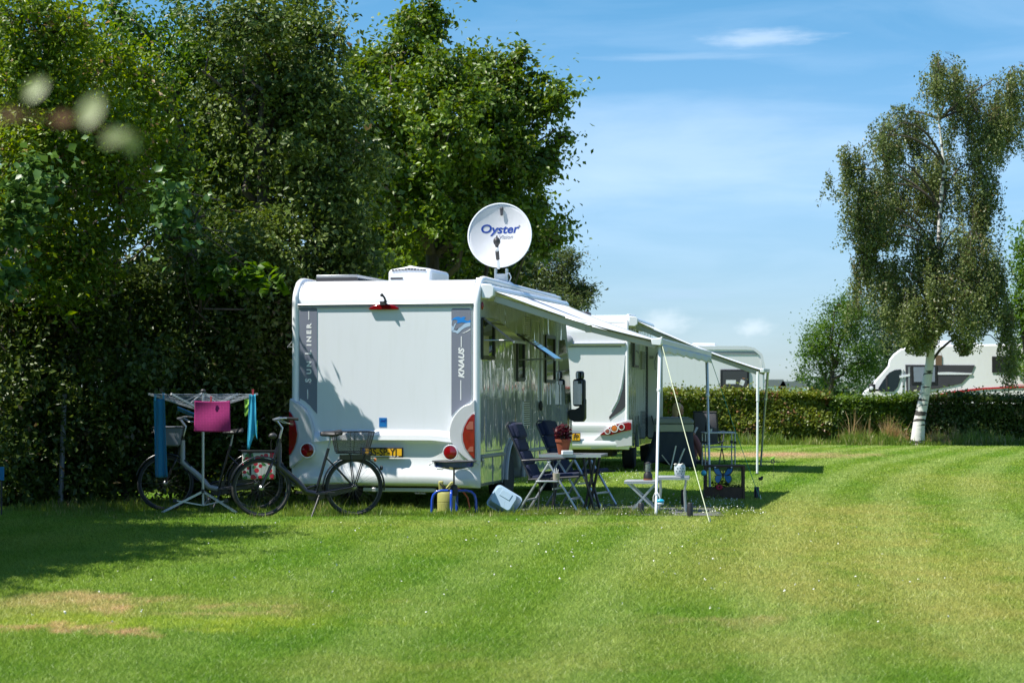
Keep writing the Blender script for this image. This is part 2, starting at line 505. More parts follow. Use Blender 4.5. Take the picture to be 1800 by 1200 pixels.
def mesh_mat(name, col, sc):
    """woven wire or netting: real holes between thin strands"""
    m, nt, out = new_mat(name)
    b = nd(nt, 'ShaderNodeBsdfPrincipled'); b.inputs['Base Color'].default_value = (*col, 1); b.inputs['Roughness'].default_value = .4
    tr = nd(nt, 'ShaderNodeBsdfTransparent')
    tc = nd(nt, 'ShaderNodeTexCoord')
    sep = nd(nt, 'ShaderNodeSeparateXYZ'); L(nt, tc.outputs['Object'], sep.inputs[0])
    ad = nd(nt, 'ShaderNodeMath', operation='ADD'); L(nt, sep.outputs[0], ad.inputs[0]); L(nt, sep.outputs[1], ad.inputs[1])
    res = []
    for src in (ad.outputs[0], sep.outputs[2]):
        mu = nd(nt, 'ShaderNodeMath', operation='MULTIPLY'); L(nt, src, mu.inputs[0]); mu.inputs[1].default_value = sc
        fr = nd(nt, 'ShaderNodeMath', operation='FRACT'); L(nt, mu.outputs[0], fr.inputs[0])
        lt = nd(nt, 'ShaderNodeMath', operation='LESS_THAN'); L(nt, fr.outputs[0], lt.inputs[0]); lt.inputs[1].default_value = .26
        res.append(lt.outputs[0])
    mxm = nd(nt, 'ShaderNodeMath', operation='MAXIMUM'); L(nt, res[0], mxm.inputs[0]); L(nt, res[1], mxm.inputs[1])
    ms = nd(nt, 'ShaderNodeMixShader'); L(nt, mxm.outputs[0], ms.inputs[0]); L(nt, tr.outputs[0], ms.inputs[1]); L(nt, b.outputs[0], ms.inputs[2])
    L(nt, ms.outputs[0], out.inputs[0])
    return m
M['wiremesh'] = mesh_mat('wire_mesh', (.02, .02, .03), 110)
M['net'] = mesh_mat('fine_net', (.05, .05, .05), 120)

def clear_mat(name, col, k=.25):
    """thin clear acrylic pane"""
    m, nt, out = new_mat(name)
    g = nd(nt, 'ShaderNodeBsdfGlossy'); g.inputs['Roughness'].default_value = .05
    tr = nd(nt, 'ShaderNodeBsdfTransparent'); tr.inputs['Color'].default_value = (*col, 1)
    fr = nd(nt, 'ShaderNodeFresnel'); fr.inputs['IOR'].default_value = 1.6
    ad = nd(nt, 'ShaderNodeMath', operation='ADD'); L(nt, fr.outputs[0], ad.inputs[0]); ad.inputs[1].default_value = k * .2
    ms = nd(nt, 'ShaderNodeMixShader'); L(nt, ad.outputs[0], ms.inputs[0]); L(nt, tr.outputs[0], ms.inputs[1]); L(nt, g.outputs[0], ms.inputs[2])
    L(nt, ms.outputs[0], out.inputs[0])
    return m
M['clear'] = clear_mat('acrylic_pane', (.45, .48, .46))

def awn_mat():
    m, nt, out = new_mat('awning_fabric')
    b = nd(nt, 'ShaderNodeBsdfDiffuse'); b.inputs['Color'].default_value = (.66, .70, .76, 1)
    t = nd(nt, 'ShaderNodeBsdfTranslucent'); t.inputs['Color'].default_value = (.5, .53, .55, 1)
    tc = nd(nt, 'ShaderNodeTexCoord'); n = nd(nt, 'ShaderNodeTexNoise', _Scale=3.0, _Detail=4.0); L(nt, tc.outputs['Object'], n.inputs['Vector'])
    bp = nd(nt, 'ShaderNodeBump', _Strength=.3, _Distance=.02); L(nt, n.outputs['Fac'], bp.inputs['Height']); L(nt, bp.outputs[0], b.inputs['Normal'])
    ms = nd(nt, 'ShaderNodeMixShader'); ms.inputs[0].default_value = .15
    L(nt, b.outputs[0], ms.inputs[1]); L(nt, t.outputs[0], ms.inputs[2]); L(nt, ms.outputs[0], out.inputs[0])
    return m
M['fabric'] = awn_mat()

def bark(name, col, birch=False):
    m, nt, out = new_mat(name)
    b = nd(nt, 'ShaderNodeBsdfPrincipled'); b.inputs['Roughness'].default_value = .85
    tc = nd(nt, 'ShaderNodeTexCoord'); mp = nd(nt, 'ShaderNodeMapping')
    mp.inputs['Scale'].default_value = (1.2, 1.2, 7) if birch else (14, 14, 2)
    L(nt, tc.outputs['Object'], mp.inputs[0])
    n = nd(nt, 'ShaderNodeTexNoise', _Scale=1.5 if birch else 1.0, _Detail=6.0); L(nt, mp.outputs[0], n.inputs['Vector'])
    cr = nd(nt, 'ShaderNodeMapRange'); cr.inputs['From Min'].default_value = .56 if birch else .3; cr.inputs['From Max'].default_value = .60 if birch else .7
    L(nt, n.outputs['Fac'], cr.inputs['Value'])
    mx = nd(nt, 'ShaderNodeMix', data_type='RGBA'); mx.inputs['A'].default_value = (*col, 1)
    mx.inputs['B'].default_value = (.05, .045, .04, 1) if birch else (col[0] * .4, col[1] * .4, col[2] * .4, 1)
    L(nt, cr.outputs[0], mx.inputs['Factor']); L(nt, mx.outputs['Result'], b.inputs['Base Color'])
    bp = nd(nt, 'ShaderNodeBump', _Strength=.6, _Distance=.02); L(nt, n.outputs['Fac'], bp.inputs['Height']); L(nt, bp.outputs[0], b.inputs['Normal'])
    L(nt, b.outputs[0], out.inputs[0])
    return m
M['bark'] = bark('brown_bark', (.10, .080, .060))
M['birchbark'] = bark('birch_bark', (.62, .60, .56), True)

# ---- lawn colour, shared by the soil sheet and the blades
def lawn_nodes(nt, blade):
    g = nd(nt, 'ShaderNodeNewGeometry')
    sep = nd(nt, 'ShaderNodeSeparateXYZ'); L(nt, g.outputs['Position'], sep.inputs[0])
    def mth(op, a, b=None, c=None):
        n = nd(nt, 'ShaderNodeMath', operation=op)
        for i, x in enumerate((a, b, c)):
            if x is None: continue
            if isinstance(x, (int, float)): n.inputs[i].default_value = x
            else: L(nt, x, n.inputs[i])
        return n.outputs[0]
    def noise(s, d=4.0, xs=1.0, ys=1.0):
        mp = nd(nt, 'ShaderNodeMapping'); mp.inputs['Scale'].default_value = (xs, ys, 0)
        L(nt, g.outputs['Position'], mp.inputs[0])
        n = nd(nt, 'ShaderNodeTexNoise', _Scale=s, _Detail=d, _Roughness=.6); L(nt, mp.outputs[0], n.inputs['Vector'])
        return n.outputs['Fac']
    def mix(f, a, b):
        n = nd(nt, 'ShaderNodeMix', data_type='RGBA')
        if isinstance(f, float): n.inputs['Factor'].default_value = f
        else: L(nt, f, n.inputs['Factor'])
        for k, x in (('A', a), ('B', b)):
            if isinstance(x, tuple): n.inputs[k].default_value = (*x, 1)
            else: L(nt, x, n.inputs[k])
        return n.outputs['Result']
    def rng_(x, a, b, lo=0.0, hi=1.0):
        n = nd(nt, 'ShaderNodeMapRange'); L(nt, x, n.inputs['Value'])
        n.inputs['From Min'].default_value = a; n.inputs['From Max'].default_value = b; n.inputs['To Min'].default_value = lo; n.inputs['To Max'].default_value = hi
        return n.outputs[0]
    x, y = sep.outputs[0], sep.outputs[1]
    big = noise(.35, 5.0, 1.0, .5); mid = noise(1.6, 5.0, 1.0, .6); fine = noise(9.0, 6.0)
    base = mix(rng_(mid, .3, .7), LAWN[0], LAWN[1])
    base = mix(rng_(big, .42, .68), base, LAWN[2])
    # mowing bands that curve away
    cv = mth('MULTIPLY_ADD', mth('MULTIPLY', y, y), -.0035, x)
    cv = mth('MULTIPLY_ADD', big, .9, cv)
    st = mth('SINE', mth('MULTIPLY', cv, 5.2))
    stm = mth('MULTIPLY', rng_(st, -.5, .7), mth('MULTIPLY', rng_(x, -3.0, 1.6, .14, .78), rng_(mid, .25, .6, .35, 1.0)))
    base = mix(stm, base, LAWN[3])
    # dry patches: (x, y, rx, ry, strength)
    pn = mth('MULTIPLY_ADD', mid, 1.3, mth('MULTIPLY', fine, .7))
    x0_, y0_ = x, y
    x = mth('MULTIPLY_ADD', mth('SUBTRACT', mid, .5), 1.9, x0_); y = mth('MULTIPLY_ADD', mth('SUBTRACT', noise(2.3, 4.0, 1.0, .7), .5), 2.6, y0_)
    for (cx, cy, rx, ry, k, c) in DRY:
        dx = mth('MULTIPLY', mth('SUBTRACT', x, cx), 1 / rx); dy = mth('MULTIPLY', mth('SUBTRACT', y, cy), 1 / ry)
        d2 = mth('SQRT', mth('ADD', mth('MULTIPLY', dx, dx), mth('MULTIPLY', dy, dy)))
        f = rng_(mth('ADD', d2, mth('MULTIPLY', pn, 1.5)), 1.45, 2.75, k, 0.0)
        base = mix(f, base, c)
    fleck = rng_(noise(26.0, 3.0), .60, .72, 0, .5)
    base = mix(fleck, base, (.30, .29, .10))
    return g, base, mth, mix, rng_, fine
LAWN = [(.090, .195, .014), (.138, .240, .022), (.195, .265, .035), (.255, .325, .085)]
YEL = (.37, .33, .10); TAN = (.46, .33, .17); PINK = (.55, .33, .22); LIM = (.30, .36, .03)
DRY = [(-2.9, 14.1, 2.2, .9, .6, YEL), (-2.4, 13.3, 1.5, .5, .8, LIM), (-2.6, 12.95, .42, .26, .9, PINK), (-3.3, 13.1, .35, .22, .8, PINK), (-3.15, 14.8, .6, .5, .75, TAN), (-2.7, 14.3, .25, .2, .7, PINK),
       (-1.9, 14.1, .35, .2, .75, TAN), (3.1, 20.5, 1.8, 6.5, .62, YEL), (3.6, 15.2, 1.6, 2.6, .6, YEL), (1.6, 12.2, 1.6, 1.2, .4, YEL),
       (-.3, 11.2, 1.2, .5, .3, YEL), (1.2, 13.4, .5, .35, .4, TAN), (5.7, 48.5, 2.6, 2.4, .95, PINK), (4.2, 26, 1.6, 4.0, .55, YEL), (7.5, 33, 1.8, 6, .45, YEL), (1.9, 17, 1.0, 3.2, .45, YEL), (-.2, 23.3, 3.6, .5, .35, YEL), (2.9, 13.6, 1.0, 1.6, .3, YEL)]

def lawn_mat(name, blade):
    m, nt, out = new_mat(name)
    g, base, mth, mix, rng_, fine = lawn_nodes(nt, blade)
    if blade:
        r = g.outputs['Random Per Island']
        c = mix(rng_(r, .0, 1.0, 0.0, .15), base, (.20, .26, .06))
        hs = nd(nt, 'ShaderNodeHueSaturation'); L(nt, c, hs.inputs['Color'])
        L(nt, mth('FRACT', mth('MULTIPLY', r, 17.3)), hs.inputs['Value'])
        v = rng_(mth('FRACT', mth('MULTIPLY', r, 17.3)), 0, 1, 1.2, 1.7); L(nt, v, hs.inputs['Value'])
        d = nd(nt, 'ShaderNodeBsdfDiffuse'); L(nt, hs.outputs[0], d.inputs['Color'])
        t = nd(nt, 'ShaderNodeBsdfTranslucent'); L(nt, hs.outputs[0], t.inputs['Color'])
        gl = nd(nt, 'ShaderNodeBsdfGlossy'); gl.inputs['Roughness'].default_value = .45
        ms = nd(nt, 'ShaderNodeMixShader'); ms.inputs[0].default_value = .5
        L(nt, d.outputs[0], ms.inputs[1]); L(nt, t.outputs[0], ms.inputs[2])
        m3 = nd(nt, 'ShaderNodeMixShader'); m3.inputs[0].default_value = .02
        L(nt, ms.outputs[0], m3.inputs[1]); L(nt, gl.outputs[0], m3.inputs[2])
        L(nt, m3.outputs[0], out.inputs[0])
    else:
        b = nd(nt, 'ShaderNodeBsdfDiffuse')
        c = mix(rng_(fine, .3, .7, 0.0, .5), base, (.05, .07, .015))
        L(nt, c, b.inputs['Color'])
        bp = nd(nt, 'ShaderNodeBump', _Strength=.8, _Distance=.05); L(nt, fine, bp.inputs['Height']); L(nt, bp.outputs[0], b.inputs['Normal'])
        L(nt, b.outputs[0], out.inputs[0])
    return m
M['soil'] = lawn_mat('lawn_ground', False)
M['blade'] = lawn_mat('grass_blade', True)
M['hay'] = leaf_mat('tall_grass', (.10, .19, .02), (.26, .32, .07), (.42, .38, .18), trans=.5, p3=.06)
M['straw'] = leaf_mat('dry_grass', (.38, .28, .12), (.62, .46, .22), trans=.5)
M['lf_oak'] = leaf_mat('oak_leaf', (.060, .120, .010), (.190, .290, .020), (.17, .19, .04), trans=.38, p3=.06)
M['lf_dark'] = leaf_mat('alder_leaf', (.045, .085, .010), (.150, .210, .026), (.20, .26, .08), trans=.3, rough=.5)
M['lf_lime'] = leaf_mat('hedge_maple_leaf', (.070, .140, .010), (.270, .370, .020), (.32, .22, .10), trans=.45, clump=1.1, p3=.04)
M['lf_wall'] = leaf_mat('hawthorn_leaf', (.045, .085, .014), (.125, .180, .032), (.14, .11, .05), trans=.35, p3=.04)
M['lf_hop'] = leaf_mat('hop_leaf', (.06, .14, .03), (.13, .24, .06), trans=.3)
M['lf_willow'] = leaf_mat('willow_leaf', (.075, .120, .035), (.150, .200, .060), (.22, .21, .12), trans=.35)
M['lf_birch'] = leaf_mat('birch_leaf', (.075, .110, .028), (.240, .290, .095), (.26, .22, .10), trans=.35, p3=.05)
M['lf_hedge'] = leaf_mat('beech_hedge_leaf', (.080, .125, .012), (.260, .300, .035), (.30, .15, .07), trans=.35, clump=1.4, p3=.07)
M['lf_hedge2'] = leaf_mat('green_hedge_leaf', (.040, .090, .012), (.150, .240, .020), trans=.4, clump=1.2)
M['lf_far'] = leaf_mat('far_leaf', (.035, .075, .030), (.070, .130, .040), trans=.3)
M['lf_ash'] = leaf_mat('ash_leaf', (.05, .12, .012), (.12, .22, .02), trans=.45)
M['lf_red'] = leaf_mat('red_coleus', (.05, .006, .012), (.16, .010, .018), trans=.2)
# ---------------------------------------------------------------- motorhomes
class Frame:
    """local frame of a vehicle: x to its right, y forward, z up"""
    def __init__(s, RR, theta, half):
        s.th = theta
        s.u = Vector((math.sin(theta), math.cos(theta), 0)); s.r = Vector((math.cos(theta), -math.sin(theta), 0))
        s.o = Vector(RR) - s.r * half; s.half = half
    def hit(s, px, py, n, d):
        """local point where the sight line of a photograph pixel meets the plane n.p = d (n local)"""
        dr = Vector(((px - 900) / F, 1, -(py - 686) / F)); c = Vector((0, 0, H)) - s.o
        lc = Vector((c.dot(s.r), c.dot(s.u), c.z)); ld = Vector((dr.dot(s.r), dr.dot(s.u), dr.z))
        n = Vector(n); t = (d - n.dot(lc)) / n.dot(ld)
        return lc + ld * t
    def rear(s, px, py): 
        p = s.hit(px, py, (0, 1, 0), 0); return (p.x, p.z)
    def side(s, px, py):
        p = s.hit(px, py, (1, 0, 0), s.half); return (p.y, p.z)
    def w(s, p):
        p = Vector(p); return s.o + s.r * p.x + s.u * p.y + Vector((0, 0, p.z))

V1 = Frame((-.40, 26.0, 0), R(12.5), 1.21)
rearf = lambda off: (lambda u, v, t: (u, -off - t, v))
HW = 1.21

van = thing('motorhome', 'large white motorhome with a round dish on its roof and grey lettered strips', 'motorhome', V1.o, -V1.th)

# body: side profile extruded across
def arc(cx, cz, r, a0, a1, n):
    return [(cx + r * math.cos(R(a0 + (a1 - a0) * i / n)), cz + r * math.sin(R(a0 + (a1 - a0) * i / n))) for i in range(n + 1)]
prof = [(0, .42), (0, 2.55)] + arc(.30, 2.55, .30, 172, 98, 7) + [(.34, 2.857), (5.15, 2.82)]
prof += [(5.40, 2.74), (5.60, 2.55), (5.75, 2.2), (5.92, 1.75), (6.04, 1.35), (6.12, .95), (6.12, .40), (5.62, .36)]
prof += arc(5.10, .42, .44, 0, 180, 8) + [(4.62, .30), (2.50, .30)] + [(2.46, .42)] + arc(1.96, .30, .48, 0, 180, 10)[1:-1] + [(1.44, .40), (1.40, .28), (.10, .28), (.02, .33)]
mb = MB().prism(prof, lambda u, v, t: (t, u, v), -HW, HW)
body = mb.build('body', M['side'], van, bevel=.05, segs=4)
# rear panel skin, curved over the top: the bright white sheet
rp = [(0.0, .95), (0.0, 1.2), (0.0, 2.2), (0.0, 2.46), (0.0, 2.53)] + arc(.30, 2.55, .30, 178, 92, 30) + [(.34, 2.857), (1.2, 2.853)]
def rear_skin(off, x0, x1):
    b = MB(); vs = []; fs = []
    for i, (y, z) in enumerate(rp):
        nx = (y - .30, z - 2.55) if z > 2.55 and y < .34 else ((0, 1) if y > .33 else (-1, 0))
        l = math.hypot(*nx); yy = y + nx[0] / l * off; zz = z + nx[1] / l * off
        vs += [(x0, yy, zz), (x1, yy, zz)]
    for i in range(len(rp) - 1): fs.append((2 * i, 2 * i + 1, 2 * i + 3, 2 * i + 2))
    return b.add(vs, fs)
rear_skin(.006, -HW + .075, HW - .075).build('rear_panel', M['white'], van, recalc=False, solid=.006, smooth=False)
# rounded corner trims running up both rear edges and over the roof
for s in (-1, 1):
    pts = [(s * (HW - .035), y - .012 if z < 2.5 else y, z + (.012 if z > 2.8 else 0)) for y, z in [(0, .62)] + rp[4:-1] + [(1.2, 2.85), (5.2, 2.815)]]
    MB().tube(pts, .042, 10).build('corner_trim', M['white'], van)
    # thin seal line inside of the trim
    pts = [(s * (HW - .092), y - .010, z) for y, z in [(0, 1.35), (0, 2.5), (.03, 2.66), (.10, 2.78), (.2, 2.85)]]
    MB().tube(pts, .006, 6).build('seal', M['trim'], van)
# drip rail
xr = V1.rear(521, 535)[0]; zr = V1.rear(676, 535)[1]
MB().tube([(xr + .03, -.022, zr), (V1.rear(832, 535)[0], -.022, zr)], .017, 10).tube([(xr + .03, -.018, zr - .028), (V1.rear(832, 535)[0], -.018, zr - .028)], .009, 8).build('rain_rail', M['alu'], van)
# brake light with reversing camera
def rr(px, py): return V1.rear(px, py)
a = rr(650, 543); b = rr(703, 543); zt = rr(676, 536)[1]; zb = rr(676, 546)[1]
xm = (a[0] + b[0]) / 2; hw = (b[0] - a[0]) / 2
pl = [(xm + hw * t, zb + .012 * abs(t)) for t in (-1, 1)] + [(xm + hw * t, zb + .02 + (zt - zb - .01) * (1 - t * t) ** .6) for t in (.93, .7, .4, 0, -.4, -.7, -.93)]
MB().prism(pl, rearf(.02), 0, .035).build('brake_light', M['red'], van, bevel=.008)
cam_ = MB().box((xm - .01, -.045, zt + .02), (.07, .05, .045)).tube([(xm + .03, -.05, zt + .03), (xm + .02, -.09, zt + .09), (xm - .0, -.1, zt + .115)], .013, 8).ell((xm - .01, -.10, zt + .12), (.022, .03, .022)).ell((xm + .03, -.08, zt + .04), (.02, .02, .02))
cam_.build('rear_camera', M['dark'], van)

# lettered strips
def strip(pts, name='decal_strip'):
    return MB().prism([rr(*p) for p in pts], rearf(.012), 0, .003).build(name, M['strip'], van, smooth=False)
s1 = strip([(529, 541), (556, 541), (558, 543), (558, 727), (553, 722), (546, 713), (537, 705), (526, 698.5), (526.5, 544)])
s2 = strip([(796, 542), (826, 542), (828, 544.5), (828, 702), (826, 705), (808, 716), (800, 723), (794, 731), (794, 544.5)])
def vtext(txt, px, py_mid, size_px, parent, **kw):
    x0, z0 = rr(px, py_mid)
    fn = lambda u, v, t: (x0 - v, -.0155 - t, z0 + u)
    return text_part(txt, size_px / 140.5, fn, M['letter'], parent, **kw)
def dash(px, p0, p1, parent):
    x0, z0 = rr(px, p0); z1 = rr(px, p1)[1]
    MB().box((x0, -.0165, (z0 + z1) / 2), (.011, .003, abs(z1 - z0))).build('dash', M['letter'], parent, smooth=False)
vtext('S', 547.5, 668.5, 15.5, s1, spacing=1, bold=.004, sx=1.0)
vtext('UN', 547.5, 646.0, 11.5, s1, spacing=1.5, bold=.004, sx=1.15)
vtext('L', 547.5, 619.5, 15.5, s1, bold=.004)
vtext('INER', 547.5, 588.5, 11.5, s1, spacing=1.5, bold=.004, sx=1.18)
dash(543.5, 547, 562, s1); dash(541.5, 684, 701, s1)
vtext('KNAUS', 816, 638.5, 13.5, s2, bold=.0045, shear=.22, spacing=1.05, sx=1.12)
dash(811.5, 591, 610, s2); dash(810.5, 668, 703, s2)
# swallows emblem: two birds with white wing feathers
def patch(pts, m, off, nm='emblem'):
    MB().prism([rr(*p) for p in pts], rearf(off), 0, .0012).build(nm, m, s2, smooth=False)
patch([(794, 563), (797, 559.5), (802, 557), (807, 556.5), (811, 558.5), (814, 557), (816, 556.5), (819, 557.5), (818, 559.5), (816, 561), (820, 563.5), (824, 564), (827.5, 562), (827.5, 566.5), (824, 568), (817, 567), (812, 566.5), (807, 567.5), (803.5, 568.5), (805, 564.5), (803, 562), (799, 561.5)], M['birdblue'], .0155)
patch([(794, 563.5), (796, 562), (794.6, 571), (797, 575), (800, 569), (803, 567), (800, 574), (798, 580), (794.2, 582)], M['birdpale'], .0156)
patch([(794.5, 583), (799, 580), (804, 581), (808, 575), (813, 571.5), (819, 568), (825, 567), (827.5, 567), (827.5, 573), (822, 574.5), (817, 576.5), (812, 580), (808, 584), (805, 586.5), (802, 584.5)], M['birdpale'], .0157)
patch([(805, 575), (809, 569.5), (815, 568), (813, 572), (808, 575.5), (802, 579), (799, 578.5)], M['strip'], .0169)
patch([(812.5, 585.5), (818, 583.5), (824, 580), (827.5, 577.5), (827.5, 579.5), (822, 582.8), (816, 585.5)], M['letter'], .0158)

# bumper: lofted cross section, thick across the back and wrapping the corners
bp_prof = [(.0, 1.00), (-.055, .955), (-.088, .925), (-.092, .90), (-.098, .865), (-.055, .845), (-.030, .80), (-.030, .66), (-.042, .55), (-.060, .475), (-.090, .44), (-.096, .40), (-.080, .345), (-.03, .315), (.03, .31)]
mb = MB(); N = 61; vs = []; fs = []
for i in range(N):
    t = -1 + 2 * i / (N - 1); x = t * (HW + .012)
    e = max(0, 1 - abs(t) ** 10); g = min(1, max(0, (.80 - abs(t)) / .34)); g = g * g * (3 - 2 * g)
    for (y, z) in bp_prof:
        y2 = y * e
        if .6 < z < .85: y2 = y2 * g + (-.085 * e) * (1 - g)      # plate recess fades out towards the lamps
        if z < .5: z2 = z - .075 * g * (1 if z < .46 else .4) + .0; 
        else: z2 = z
        if z < .5: z2 += .045 * (g - 1) * -1 * (1 if z < .46 else .5) * -1 + .05 * (1 - g) * -1 + .06
        if z > .84: z2 = z2 - .03 * (1 - g)
        vs.append((x, y2, z2))
k = len(bp_prof)
for i in range(N - 1):
    for j in range(k - 1): fs.append((i * k + j, (i + 1) * k + j, (i + 1) * k + j + 1, i * k + j + 1))
mb.add(vs, fs); mb.build('bumper', M['bumper'], van, solid=.0, recalc=True)
# silver lamp surrounds
def smooth_poly(pts, n=3):
    out = []; m = len(pts)
    for i in range(m):
        p0, p1, p2, p3 = pts[i - 1], pts[i], pts[(i + 1) % m], pts[(i + 2) % m]
        for j in range(n):
            t = j / n
            out.append(tuple(.5 * ((2 * p1[q]) + (-p0[q] + p2[q]) * t + (2 * p0[q] - 5 * p1[q] + 4 * p2[q] - p3[q]) * t * t + (-p0[q] + 3 * p1[q] - 3 * p2[q] + p3[q]) * t ** 3) for q in (0, 1)))
    return out
lobe_l = [(513, 703), (520, 704), (530, 709), (541, 720), (549, 735), (554, 752), (555, 768), (552, 782), (545, 796), (534, 808), (520, 817), (513, 819), (513, 760)]
lobe_r = [(838, 704), (830, 709), (818, 713), (806, 724), (797, 739), (793, 756), (794, 770), (801, 784), (812, 797), (825, 808), (838, 813), (839, 760)]
for lb, sgn in ((lobe_l, -1), (lobe_r, 1)):
    surr = MB().prism([rr(*p) for p in smooth_poly(lb)], rearf(.03), -.02, .075).build('lamp_surround', M['silver'], van, bevel=.02, segs=3)
# tail lights: straight outer edge, bulging inner edge, with dark rim
tl_l = [(513, 722), (517, 726), (522, 735), (526, 748), (528, 762), (526, 776), (522, 787), (517, 796), (513, 800)]
tl_r = [(838.5, 726), (833, 729), (826, 738), (820, 750), (817, 763), (818, 775), (822, 787), (829, 797), (835, 804), (838.5, 806)]
for q, cen in ((tl_l, (515, 760)), (tl_r, (837, 765))):
    big = [(cen[0] + (p[0] - cen[0]) * 1.16, cen[1] + (p[1] - cen[1]) * 1.06) for p in q]
    lp = MB().prism([rr(*p) for p in big], rearf(.10), 0, .010).build('tail_light', M['trim'], van, bevel=.004)
    MB().prism([rr(*p) for p in q], rearf(.108), 0, .014).build('lens', M['red'], lp, bevel=.006)
    sub = [p for p in q]
    ys = (742, 752) if q is tl_r else (738, 746)
    def cut(y0, y1):
        inn = [p for p in q[1:-1] if y0 - 6 <= p[1] <= y1 + 6]
        xs = [p[0] for p in inn] or [cen[0]]
        xi = min(xs) + 3 if q is tl_r else max(xs) - 3
        xo = 836 if q is tl_r else 515
        return [rr(xi, (y0 + y1) / 2 + 3), rr(xi + (2 if q is tl_r else -2), y1), rr(xo, y1), rr(xo, y0), rr((xi + xo) / 2, y0)]
    MB().prism(cut(ys[0] - 2, ys[1] + 2), rearf(.1222), 0, .002).build('clear_lens', M['redclear'], lp, smooth=False)
    if q is tl_r: MB().prism(cut(784, 793), rearf(.1222), 0, .002).build('clear_lens', M['redclear'], lp, smooth=False)
for (px, py, r) in ((547, 790.5, 11), (797, 794.5, 12)):
    x, z = rr(px, py)
    o = MB().lathe([(.0, .0), (.097, .0), (.097, .022), (.092, .028), (.086, .024)], (x, -.135, z), 28, 'y', rot=(0, 0, PI)).build('round_reflector', M['white'], van)
    o2 = MB().lathe([(.0001, .0), (.084, .0), (.083, .012), (.05, .022), (.0001, .024)], (x, -.150, z), 28, 'y', rot=(0, 0, PI)).build('lens', M['red'], o)
# number plate
x0, z0 = rr(638, 786); x1, z1 = rr(711, 803)
cx, cz = (x0 + x1) / 2, (z0 + z1) / 2
pz = -.095
pf = MB().box((cx, pz + .01, cz), (x1 - x0 + .015, .02, z0 - z1 + .005)).build('plate_holder', M['black'], van, bevel=.004)
MB().box((cx, pz - .003, cz + .004), (x1 - x0 - .018, .005, z0 - z1 - .030)).build('number_plate', M['plate'], pf, smooth=False)
MB().box((x0 + .035, pz - .007, cz + .004), (.035, .003, z0 - z1 - .032)).build('blue_band', M['eublue'], pf, smooth=False)
text_part('BS-SP-YJ', .125, lambda u, v, t: (cx + .015 + u, pz - .0075 - t, cz - .036 + v), M['ink'], pf, bold=.0022, spacing=1.04, sx=.82)
MB().box((cx + .01, pz - .003, z1 + .011), (x1 - x0 - .12, .004, .009)).build('dealer_line', M['letter'], pf, smooth=False)
# blue sticker
x, z = rr(673.5, 742)
st = MB().box((x, -.011, z), (.098, .004, .115)).build('sticker', M['sticker'], van, smooth=False)
MB().bar((x - .03, -.014, z + .01), (x + .045, -.014, z + .03), .012, .002, (0, 1, 0)).bar((x - .02, -.014, z + .035), (x + .03, -.014, z - .002), .008, .002, (0, 1, 0)).build('sticker_print', M['oyblue'], st, smooth=False)
# tow bar, exhaust, underside
MB().bar((rr(640, 860)[0], -.02, .245), (rr(767, 860)[0], -.02, .245), .05, .045).box((rr(660, 860)[0], -.05, .245), (.05, .05, .05)).build('tow_bar', M['alu'], van, bevel=.005)
MB().box((0, 3.0, .42), (1.9, 5.4, .22)).box((0, 1.96, .35), (2.0, .12, .12)).box((.2, .9, .33), (1.2, 1.2, .22)).box((0, 4.2, .3), (1.5, .8, .15)).build('chassis', M['chassis'], van)
x, z = rr(740, 866)
pts = [(x - .07 + .14 * i / 60, -.03 + .012 * math.cos(i * .75), z + .012 * math.sin(i * .75)) for i in range(61)]
MB().tube(pts, .004, 5).build('coiled_cable', M['trim'], van)
# wheels
def wheel(parent, x, y, r=.335, w=.22):
    s = 1 if x > 0 else -1
    o = MB().lathe([(r * .60, -w / 2), (r * .90, -w / 2), (r, -w / 2 + .03), (r, w / 2 - .03), (r * .90, w / 2), (r * .60, w / 2)], (x, y, r), 32, 'x').build('wheel', M['rubber'], parent)
    MB().lathe([(.001, s * w * .30), (r * .28, s * w * .34), (r * .40, s * w * .22), (r * .60, s * w * .46), (r * .64, s * w * .48)], (x, y, r), 28, 'x').build('rim', M['steel'], o)
    for i in range(5):
        t = 2 * PI * i / 5
    MB().lathe([(.001, s * w * .40), (r * .15, s * w * .40), (r * .17, s * w * .3)], (x, y, r), 12, 'x').build('hub_cap', M['dark'], o)
for y in (1.96, 5.10):
    for x in (1.04, -1.04): wheel(van, x, y)
# wheel arch flare on the side
fl = MB(); pts = [(HW + .012, 1.96 + .53 * math.cos(R(a)), .32 + .53 * math.sin(R(a))) for a in range(0, 181, 12)]
fl.tube(pts, .03, 8); fl.build('arch_flare', M['silver'], van)
fl = MB(); pts = [(HW + .012, 5.10 + .48 * math.cos(R(a)), .40 + .48 * math.sin(R(a))) for a in range(0, 181, 12)]
fl.tube(pts, .03, 8); fl.build('arch_flare', M['silver'], van)
# rub strip along the side
for (ya, yb) in ((.06, 1.38), (2.55, 4.56)):
    MB().box((HW + .012, (ya + yb) / 2, .66), (.03, yb - ya, .045)).build('rub_strip', M['trim'], van, bevel=.008)
